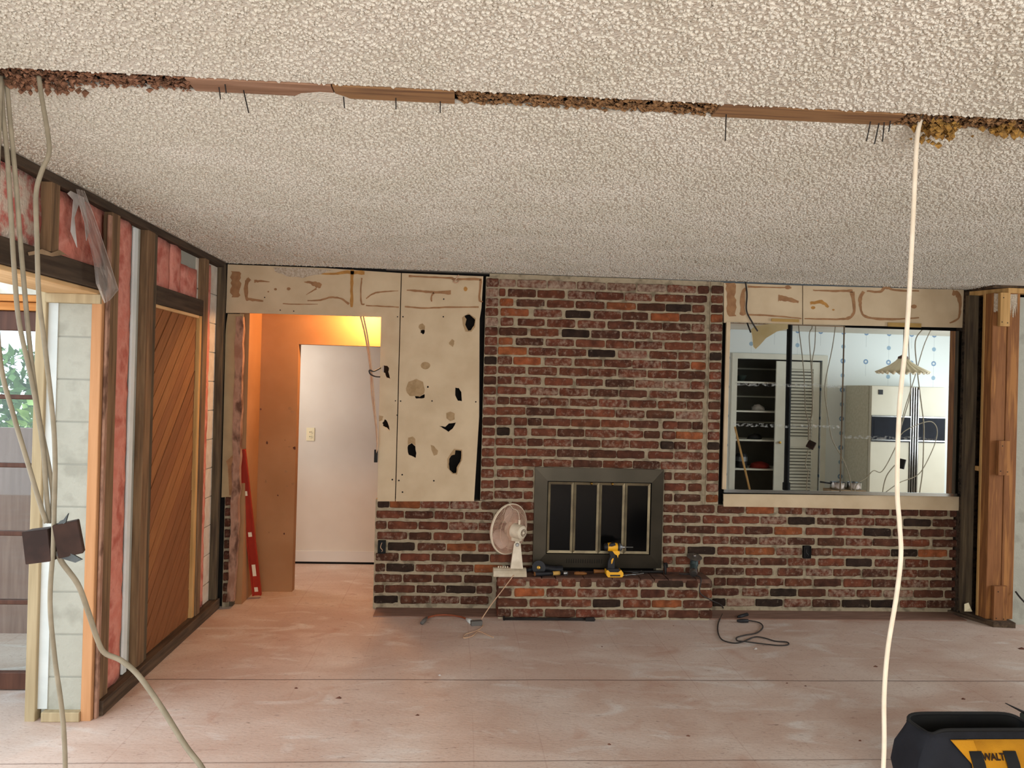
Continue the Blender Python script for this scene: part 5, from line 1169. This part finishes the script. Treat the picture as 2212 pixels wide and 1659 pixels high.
# small debris on the floor
DL = ['dark red chip on the floor just left of the white cable', 'white crumb on the floor below the black cord loops', 'brown chip on the floor at the right frame edge', 'white chip on the long floor seam', 'tiny dark chip on the floor below the seam, middle right', 'tiny dark chip just right of another below the seam',
      'dark chip on the floor above the tool bag', 'dark chip on the pale floor near the left wall', 'long dark chip on the pale floor left of centre', 'dark chip on the floor below centre left', 'dark chip low in the frame right of centre', 'dark chip low in the frame at centre',
      'tiny chip on the floor below the middle of the hearth', 'tiny chip on the floor below the right half of the hearth', 'dark chip on the floor left of the white cable foot']
for i, (a, b_, s_) in enumerate(((1891, 1440, .012), (1633, 1402, .016), (2207, 1402, .02), (950, 1459, .012), (1700, 1476, .008), (1740, 1482, .007), (2080, 1510, .012), (640, 1487, .012), (733, 1508, .016), (902, 1545, .01), (1487, 1590, .009), (1316, 1608, .009), (1300, 1397, .007), (1455, 1352, .007), (1858, 1600, .009))):
    p = onZ(a, b_, 0); rr = random.Random(i); vs = [p+Vector((math.cos(k*1.256)*s_*rr.uniform(.6, 1.6), math.sin(k*1.256)*s_*rr.uniform(.4, 1), 0)) for k in range(5)]; vs.append(p+Vector((0, 0, s_*.6)))
    single('debris_chip', MB().add(vs, [(0, 1, 5), (1, 2, 5), (2, 3, 5), (3, 4, 5), (4, 0, 5), (4, 3, 2, 1, 0)]), 'cloth_white' if i in (1, 3) else 'debris', DL[i], 'debris', 'rubble chips on the floor')

# ------------------------------------------------------------------ tool bag
bz = .325
A = onZ(1950, 1542, bz); B = onZ(2148, 1536, bz); Cc = onZ(1985, 1598, bz-.01)
bag = thing('tool_bag', 'open black and yellow canvas tool bag on the floor', 'tool bag', (A.x+.2, A.y-.12, 0))
xl, xr = A.x, B.x+.02; yb, yfv = A.y+.005, A.y-.150
def rim(z, grow, gy, sag=0):
    pts = []; n = 40; cx, cy = (xl+xr)/2+.03, (yb+yfv)/2; hx = (xr-xl)/2+.03+grow; hy = (yb-yfv)/2+gy
    for i in range(n):
        a = math.tau*i/n; c, s_ = math.cos(a), math.sin(a); e = .32
        k_ = max(0, (z-.2)/.125)*max(0, -c)**2           # the left end folds in and dips at the front
        fr_ = .5-.5*s_
        pts.append(Vector((cx+hx*math.copysign(abs(c)**e, c)+k_*.075*fr_**1.5, cy+hy*math.copysign(abs(s_)**e, s_), z+sag*abs(c)**3-k_*.022*fr_)))
    return pts
def shell(rings, nm, m, parent, close=False, off=0):
    mb = MB(); n = len(rings[0]); vs = [p for r in rings for p in r]; fs = [(i*n+k, i*n+(k+1) % n, (i+1)*n+(k+1) % n, (i+1)*n+k) for i in range(len(rings)-1) for k in range(n)]
    if close: fs.append(tuple(range(n)))
    return mb.add(vs, fs).build(nm, m, parent, 'all')
rb = random.Random(9)
def crumple(r, a): return [p+Vector((rb.uniform(-a, a), rb.uniform(-a, a), rb.uniform(-a, a)*.5)) for p in r]
body = shell([rim(.0, -.01, .02), crumple(rim(.05, .02, .05), .004), crumple(rim(.13, .035, .06), .006), crumple(rim(.215, .028, .045), .006), crumple(rim(.27, .012, .02), .004), rim(.308, .0, .004)], 'body', 'bag_navy', bag, True)
ins = shell([rim(.012, -.03, -.01), rim(.15, .0, .01), rim(.29, -.006, -.004), rim(bz, .0, .0, -.015)], 'lining', 'bag_inside', bag, True)
top = shell([rim(.302, .004, .008), rim(.315, .003, .005), rim(bz, .0, .0, -.015)], 'mouth_band', 'bag_black', bag)
MB().tube([*rim(bz, .0, .0, -.015), rim(bz, 0, 0, -.015)[0]], .007, 8, False).build('mouth_frame', 'bag_strap', bag, 'all')
def front(x, z):      # front skin of the bag (facing the camera)
    kz = [(0, .02), (.05, .05), (.13, .06), (.215, .045), (.27, .02), (.308, .004), (.4, .004)]
    for (z0_, g0), (z1_, g1_) in zip(kz, kz[1:]):
        if z0_ <= z <= z1_: return Vector((x, yfv-(g0+(g1_-g0)*(z-z0_)/(z1_-z0_))-.006, z))
cx = (xl+xr)/2
def patch(x0_, x1_, z0_, z1_, nm, m, out=0.0, skew=0):
    nx, nz = 10, 6; vs, fs = [], []
    for i in range(nz+1):
        for j in range(nx+1):
            z_ = z0_+(z1_-z0_)*i/nz; x_ = x0_+(x1_-x0_)*j/nx+skew*(1-i/nz); v = front(x_, z_); v.y -= out; vs.append(v)
    for i in range(nz):
        for j in range(nx): a = i*(nx+1)+j; fs.append((a, a+1, a+nx+2, a+nx+1))
    o = MB().add(vs, fs).build(nm, m, bag, 'all'); o.modifiers.new('t', 'SOLIDIFY').thickness = .003; return o
yx0 = onY(2045, 1600, yfv).x
def tri_patch(pts, nm, m, out=.004):
    o = MB().prism([p+Vector((0, -out, 0)) for p in pts], (0, .006, 0)).build(nm, m, bag); return o
o = patch(yx0+.07, yx0+.42, .02, .296, 'yellow_pocket', 'bag_yellow', .004, 0)
o = tri_patch([front(yx0, .296), front(yx0+.09, .296), front(yx0+.10, .24), front(yx0+.10, .18)], 'yellow_corner', 'bag_yellow', .012)
s1 = onZ(2105, 1630, .15).x
for sx_ in (yx0+.062, yx0+.200): patch(sx_, sx_+.050, .02, .262, 'strap', 'bag_strap', .014, .03)
# printed name on the pocket
tc = bpy.data.curves.new('lettering', 'FONT'); tc.body = 'DEWALT'; tc.size = .032; tc.extrude = .0006; tc.offset = .0009
to = bpy.data.objects.new('tmp_text', tc); col.objects.link(to); dg = bpy.context.evaluated_depsgraph_get(); me = bpy.data.meshes.new_from_object(to.evaluated_get(dg)); bpy.data.objects.remove(to)
tw = max(v.co.x for v in me.vertices); bx_ = yx0+.072; mbt = MB(); sl_ = (front(0, .265).y-front(0, .215).y)/.05
def fy(z): return front(0, .235).y+sl_*(z-.235)-.011
mbt.add([(bx_+v.co.x, fy(.232+v.co.y)-.0015-v.co.z, .232+v.co.y) for v in me.vertices], [tuple(p.vertices) for p in me.polygons]); mbt.build('lettering', 'print_dark', bag)
q = onZ(2190, 1560, .12)
gb = thing('tool_case', 'dark green case with a thin pointed rod behind the tool bag', 'tool case', (q.x+.1, q.y, 0))
p1_ = onZ(2203, 1545, .16)
MB().bbox((p1_.x+.03, p1_.y-.05, 0), (p1_.x+.25, p1_.y+.04, .16), .008).build('case', 'green_dark', gb)
e = onY(2172, 1519, p1_.y+.02); MB().tube([Vector((p1_.x+.05, p1_.y+.02, .158)), e], [.007, .002], 8).build('rod', 'iron', gb)

# ------------------------------------------------------------------ kitchen seen in the mirror
YK = -4.40
def mz(fn, x, y, d=YK): return inmir(*fn(x, y), d)
ox0, ox1 = mz(cm1, 125, 900).x, mz(cm1, 905, 900).x; oz1 = mz(cm1, 500, 368).z
mb = MB(); mb.box((2.7, YK-.1, 0), (ox0, YK, H)); mb.box((ox0, YK-.1, oz1), (ox1, YK, H)); mb.box((ox1, YK-.1, 0), (XK+.2, YK, H))
struct('wall_kitchen', mb, 'wallpaper', 'white kitchen wall with blue flower wallpaper, seen in the mirror')
struct('wall_kitchen_end', MB().box((2.6, YREAR, 0), (2.72, YK, H)), 'interior_wall', 'pale end wall beside the pantry')
mb = MB(); mb.box((ox0-.1, YK-.62, 0), (ox1+.1, YK-.6, H)); mb.box((ox0-.12, YK-.6, 0), (ox0-.1, YK-.1, H)); mb.box((ox1+.1, YK-.6, 0), (ox1+.12, YK-.1, H))
struct('wall_pantry', mb, 'pantry_dark', 'grey inside walls of the pantry')
cw = .07
struct('trim_4', MB().box((ox0-cw, YK, 0), (ox0, YK+.02, oz1+cw)).box((ox1, YK, 0), (ox1+cw, YK+.02, oz1+cw)).box((ox0, YK, oz1), (ox1, YK+.02, oz1+cw)), 'white_paint', 'white casing around the pantry doorway', 'trim')
pn = thing('pantry_shelves', 'white pantry shelves seen in the mirror', 'shelf', ((ox0+ox1)/2, YK-.35, 0))
shz = [mz(cm1, 300, y_, YK-.12).z for y_ in (572, 840, 1105, 1372)]
for z_ in shz: MB().box((ox0-.1, YK-.6, z_-.02), (ox1+.1, YK-.12, z_)).build('shelf', 'white_paint', pn)
for y_ in (455, 710, 945): z_ = mz(cm1, 300, y_, YK-.58).z; MB().box((ox0-.1, YK-.6, z_-.01), (ox1+.1, YK-.58, z_+.01)).build('cleat', 'white_paint', pn)
ex0, ex1 = mz(cm1, 490, 900).x, mz(cm1, 590, 900).x
fd = thing('bifold_door', 'white louvred bifold pantry door with brass knob', 'door', ((ex0+ox1)/2, YK, 0))
MB().bbox((ex0, YK-.03, .01), (mz(cm1, 628, 900).x, YK-.005, oz1-.02), .003).build('flat_panel', 'white_paint', fd)
l0, l1 = mz(cm1, 628, 900).x, mz(cm1, 830, 900).x; l2 = ox1-.02
MB().bbox((l1, YK-.03, .01), (l2, YK-.005, oz1-.02), .003).build('stile', 'white_paint', fd)
MB().box((l0, YK-.03, mz(cm1, 700, 455).z), (l1, YK-.005, oz1-.02)).build('rail', 'white_paint', fd)
MB().box((l0, YK-.03, mz(cm1, 700, 1172).z), (l1, YK-.005, mz(cm1, 700, 1095).z)).build('rail', 'white_paint', fd)
zt, zm = mz(cm1, 700, 455).z, mz(cm1, 700, 1095).z
zz = zt-.018
while zz > .08:
    if not (mz(cm1, 700, 1172).z < zz < zm): MB().obox(((l0+l1)/2, YK-.018, zz), (l1-l0, .006, .034), Matrix.Rotation(math.radians(32), 3, 'X')).build('louver', 'white_paint', fd)
    zz -= .042
k_ = mz(cm1, 525, 1130); MB().lathe([(.008, 0), (.008, .015), (.018, .02), (.016, .035), (.0001, .038)], (k_.x, YK-.006, k_.z), (0, 1, 0), 14).build('knob', 'brass', fd)
# things on the shelves
def blob(nm, c, r, m, lab, cat, seed):
    rr = random.Random(seed); mb = MB(); n, k = 10, 6; vs = []; fs = []
    for i in range(k+1):
        th = math.pi/2*i/k
        for j in range(n): a = math.tau*j/n; f = rr.uniform(.8, 1.15); vs.append((c[0]+r[0]*math.cos(th)*math.cos(a)*f, c[1]+r[1]*math.cos(th)*math.sin(a)*f, c[2]+r[2]*math.sin(th)*rr.uniform(.85, 1.1)))
    for i in range(k):
        for j in range(n): fs.append((i*n+j, i*n+(j+1) % n, (i+1)*n+(j+1) % n, (i+1)*n+j))
    fs.append(tuple(range(n-1, -1, -1)))
    single(nm, MB().add(vs, fs), m, lab, cat, None, 'all')
p = mz(cm1, 325, 830, YK-.25); blob('cloth', (p.x, YK-.25, shz[1]), (.09, .08, .085), 'cloth_white', 'bunched white cloth on a pantry shelf', 'cloth', 1)
p = mz(cm1, 345, 1370, YK-.25); blob('cloth', (p.x, YK-.25, shz[3]), (.15, .1, .085), 'cloth_red', 'bunched red cloth on the lowest visible pantry shelf', 'cloth', 2)
p = mz(cm1, 300, 1100, YK-.25); blob('shoe', (p.x, YK-.25, shz[2]), (.10, .06, .075), 'tool_black', 'dark lumpy item on the third pantry shelf', 'bundle', 3)
p = mz(cm1, 165, 560, YK-.25); bw = thing('bowl', 'dark bowl on the top pantry shelf', 'bowl', (p.x, YK-.25, shz[0])); MB().lathe([(.03, 0), (.06, .03), (.085, .08), (.08, .08), (.055, .035), (.0001, .01)], (p.x, YK-.25, shz[0]), (0, 0, 1), 18).build('bowl_body', 'green_dark', bw, 40)
p = mz(cm1, 175, 1350, YK-.22); bk = thing('canister', 'dark canister on the low pantry shelf', 'canister', (p.x, YK-.22, shz[3])); MB().lathe([(.07, 0), (.075, .02), (.075, .16), (.06, .19)], (p.x, YK-.22, shz[3]), (0, 0, 1), 16).build('can', 'tool_black', bk, 40); MB().lathe([(.077, .09), (.077, .15)], (p.x, YK-.22, shz[3]), (0, 0, 1), 16, False).build('label_band', 'tool_grey', bk)
b0_, b1_ = mz(cm1, 165, 1190, YK+.25), mz(cm1, 245, 1530, YK+.25); br = thing('broom', 'broom with wooden handle leaning at the pantry', 'broom', (b1_.x, YK+.25, 0)); dd = (b1_-b0_)
be = b0_+dd*(b0_.z-.22)/(b0_.z-b1_.z); MB().tube([b0_-dd*.6, be], .012, 10).build('handle', 'stud_yellow', br, 'all'); MB().obox((be.x, be.y, .12), (.30, .05, .24), None, .55).build('bristles', 'grip_tan', br)
# fridge
YFR = -3.75; f0, f1 = inmir(1881, 900, YFR).x, inmir(1966, 900, YFR).x; f2 = inmir(1984, 900, YFR).x; f3 = f2+.36; fzt = 1.75
rf = thing('refrigerator', 'almond side by side refrigerator with dark handle panels, in the mirror', 'refrigerator', ((f0+f3)/2, YFR-.35, 0))
MB().box((f0, YFR-.64, .03), (f3, YFR-.06, fzt)).build('cabinet', 'fridge_side', rf)
MB().bbox((f0, YFR-.055, .1), (f1, YFR, fzt-.005), .008).build('fridge_door', 'fridge', rf)
MB().bbox((f2, YFR-.055, .1), (f3, YFR, fzt-.005), .008).build('freezer_door', 'fridge', rf)
mb = MB()
for i in range(4): x = f1+.008+(f2-f1-.016)*i/3; mb.bbox((x-.005, YFR-.04, .1), (x+.005, YFR+.012, fzt-.01), .002)
mb.build('handle_trim', 'chrome', rf)
za, zb_ = inmir(*cm2(530, 885), YFR).z, inmir(*cm2(530, 1125), YFR).z
for a, b_ in ((f0+.008, f1), (f2, f3-.02)):
    dpn = MB().box((a, YFR, zb_), (b_, YFR+.012, za)).build('dark_panel', 'fridge_panel', rf)
    for zz in (za-.01, zb_+.02): MB().box((a, YFR+.012, zz-.006), (b_, YFR+.016, zz+.006)).build('panel_trim', 'chrome', dpn)
    MB().box((a+.03, YFR+.012, zb_+.06), (b_-.03, YFR+.014, za-.05)).build('recess', 'fridge_panel', dpn)
p = inmir(*cm2(435, 668), YFR); MB().box((p.x-.028, YFR, p.z-.03), (p.x+.028, YFR+.006, p.z+.03)).build('badge', 'tool_black', rf)
# pendant lamp
YP = -2.7; pc = inmir(*cm2(638, 490), YP); pt = inmir(*cm2(638, 330), YP); pr = (inmir(*cm2(858, 480), YP).x-inmir(*cm2(420, 480), YP).x)/2
pd = thing('pendant_lamp', 'pendant lamp with pleated cream shade, seen in the mirror', 'lamp', (pc.x, YP, pc.z)); hgt = pt.z-pc.z
mb = MB(); n = 96; prof = [(pr, 0), (pr*.82, hgt*.18), (pr*.5, hgt*.42), (pr*.28, hgt*.66), (pr*.18, hgt*.82)]; vs = []
for i, (r, h_) in enumerate(prof):
    for k in range(n): rr_ = r*(1+.035*(1 if k % 4 < 2 else -1)); vs.append((pc.x+rr_*math.cos(math.tau*k/n), YP+rr_*math.sin(math.tau*k/n), pc.z+h_+(.012*(1 if k % 4 < 2 else -1) if i == 0 else 0)))
mb.add(vs, [(i*n+k, i*n+(k+1) % n, (i+1)*n+(k+1) % n, (i+1)*n+k) for i in range(len(prof)-1) for k in range(n)])
o = mb.build('shade', 'shade_cream', pd, 'all'); o.modifiers.new('t', 'SOLIDIFY').thickness = .003
MB().lathe([(pr*.2, hgt*.8), (pr*.19, hgt*.92), (pr*.08, hgt), (.004, hgt+.01)], (pc.x, YP, pc.z), (0, 0, 1), 18).build('cap', 'mahogany', pd, 40)
MB().tube([(pc.x, YP, pc.z+hgt), (pc.x, YP, H)], .004, 6).build('cord', 'cable_grey', pd)
# vent pipe, wires, boxes, flap
YG = -3.45; pa = inmir(*cm1(612, 400), YG); w_ = (inmir(*cm1(636, 700), YG).x-inmir(*cm1(588, 700), YG).x)/2; pb = inmir(*cm1(590, 1535), YG)
vp = thing('vent_pipe', 'black plastic vent pipe with coupling hanging in the kitchen', 'pipe', (pb.x, YG, pb.z-.05))
MB().tube([(pa.x, YG, H+.04), (pb.x, YG, pb.z)], w_, 20).build('pipe', 'pipe_black', vp, 40)
MB().lathe([(w_*1.1, -.045), (w_*1.4, -.04), (w_*1.4, .045), (w_*1.1, .05)], (pb.x, YG, pb.z), (0, 0, 1), 20).build('coupling', 'pipe_black', vp, 40)
def mw(fn, pts, lab, r=.0055, y=YG, m='cable_grey', top=True):
    pp = [inmir(*fn(a, b_), y) for a, b_ in pts]
    if top: pp = [Vector((pp[0].x, y, H+.01))]+pp
    cable('cable', pp, r, m, lab)
mw(cm1, [(705, 90), (735, 330), (755, 560), (765, 830), (790, 930), (790, 1110)], 'grey cable in the mirror just right of the black pipe')
mw(cm1, [(825, 80), (800, 150), (815, 400), (825, 600), (830, 850), (800, 960), (800, 1110)], 'grey cable in the mirror, first of the close pair left of the hanging box', y=YG+.02)
mw(cm1, [(858, 80), (850, 250), (825, 420), (835, 700), (815, 930), (810, 1110)], 'grey cable in the mirror, second of the close pair above the hanging box', y=YG-.02)
mw(cm1, [(790, 1200), (765, 1340), (790, 1390), (780, 1480), (775, 1600), (775, 1800)], 'grey cable in the mirror dropping below the left hanging box', top=False)
mw(cm1, [(1038, 80), (1010, 270), (950, 560), (945, 700), (975, 900), (1010, 1100), (1085, 1240), (1130, 1330), (1180, 1500), (1200, 1800)], 'grey cable in the mirror bowing beside the mirror divider')
mw(cm2, [(690, 90), (695, 300), (710, 560), (705, 700), (650, 900), (600, 1060), (575, 1180), (575, 1300)], 'grey cable in the mirror behind the pendant lamp shade')
mw(cm2, [(822, 90), (755, 200), (770, 450), (800, 700), (830, 950), (830, 1150), (820, 1400), (795, 1590), (780, 1800)], 'thick grey cable in the mirror falling straight past the fridge handles', r=.007)
mw(cm2, [(900, 90), (830, 250), (740, 560), (650, 850), (610, 1060), (560, 1200), (450, 1395), (370, 1390), (310, 1450), (210, 1530), (190, 1700)], 'grey cable in the mirror slanting down across the fridge', y=YG+.03)
mw(cm2, [(565, 1340), (490, 1440), (455, 1580), (450, 1750)], 'grey cable in the mirror below the right hanging box', top=False, r=.0065)
mw(cm2, [(480, 1590), (610, 1500), (740, 1450), (820, 1380), (920, 1180), (955, 1040), (930, 960), (860, 940), (700, 1000), (610, 1080), (580, 1250)], 'looped grey cable in the mirror over the fridge panels', top=False, y=YG-.03)
q = inmir(*cm1(817, 1153), YG); jbox(q, (.085, .06, .085), Matrix.Rotation(math.radians(28), 3, 'Y')@Matrix.Rotation(math.radians(30), 3, 'Z'), 'box_rust', 'rusty box hanging on cables before the pantry door in the mirror', 3)
q = inmir(*cm2(632, 1328), YG); jbox(q, (.06, .05, .115), Matrix.Rotation(math.radians(12), 3, 'Y')@Matrix.Rotation(math.radians(40), 3, 'Z'), 'box_black', 'dark box hanging on cables before the fridge in the mirror', 4)
lp_ = [inmir(*cm1(a, b_), -3.3) for a, b_ in ((262, 95), (300, 60), (600, 20), (600, 88), (500, 112), (400, 172), (340, 240), (305, 272), (285, 250), (275, 150))]
single('wallboard_flap', MB().prism(lp_, (0, .012, 0)), 'flap_beige', 'torn beige wallboard piece hanging at the kitchen ceiling in the mirror', 'wallboard')
# pots on a carton
pq = inmir(*cm1(1060, 1560), -3.62); cb = thing('carton', 'plain carton holding pots in the kitchen', 'carton', (pq.x+.1, -3.62, 0)); MB().box((pq.x-.13, -3.73, 0), (pq.x+.30, -3.51, pq.z)).build('carton_body', 'kraft', cb)
for i, dx in enumerate((0, .2)):
    o = thing('cooking_pot', ('steel pot with long handle standing on the carton', 'steel pot without handle standing on the carton')[i], 'pot', (pq.x+dx, -3.62, pq.z)); MB().lathe([(.085, 0), (.09, .01), (.09, .085), (.095, .09), (.086, .088), (.085, .012), (.0001, .01)], (pq.x+dx, -3.62, pq.z), (0, 0, 1), 24).build('pot_body', 'chrome', o, 40)
    if i == 0: MB().tube([(pq.x-.09, -3.62, pq.z+.07), (pq.x-.22, -3.62, pq.z+.085)], .010, 8).build('pot_handle', 'tool_black', o, 'all')
# window frames behind the camera and in the kitchen
for nm, a, b_, lab in (('window_1', (-.8, YREAR-.1, .7), (2.6, YREAR-.05, 2.2), 'wide white framed window behind the camera'),):
    o = tag(bpy.data.objects.new(nm, None), lab, 'window', None, 'structure'); col.objects.link(o); o.location = (.9, YREAR-.08, .7); ORG[o.name] = Vector(o.location)
    for x in (-.8, .33, 1.47, 2.6): MB().box((x-.03, YREAR-.1, .7), (x+.03, YREAR-.04, 2.2)).build('window_frame', 'white_paint', o)
    for z_ in (.7, 2.2): MB().box((-.8, YREAR-.1, z_-.03), (2.6, YREAR-.04, z_+.03)).build('window_frame', 'white_paint', o)
o = tag(bpy.data.objects.new('window_2', None), 'white framed kitchen window', 'window', None, 'structure'); col.objects.link(o); o.location = (XK+.08, -2.2, .75); ORG[o.name] = Vector(o.location)
for y in (-3.5, -2.2, -.9): MB().box((XK+.04, y-.03, .75), (XK+.1, y+.03, 2.2)).build('window_frame', 'white_paint', o)
for z_ in (.75, 2.2): MB().box((XK+.04, -3.5, z_-.03), (XK+.1, -.9, z_+.03)).build('window_frame', 'white_paint', o)
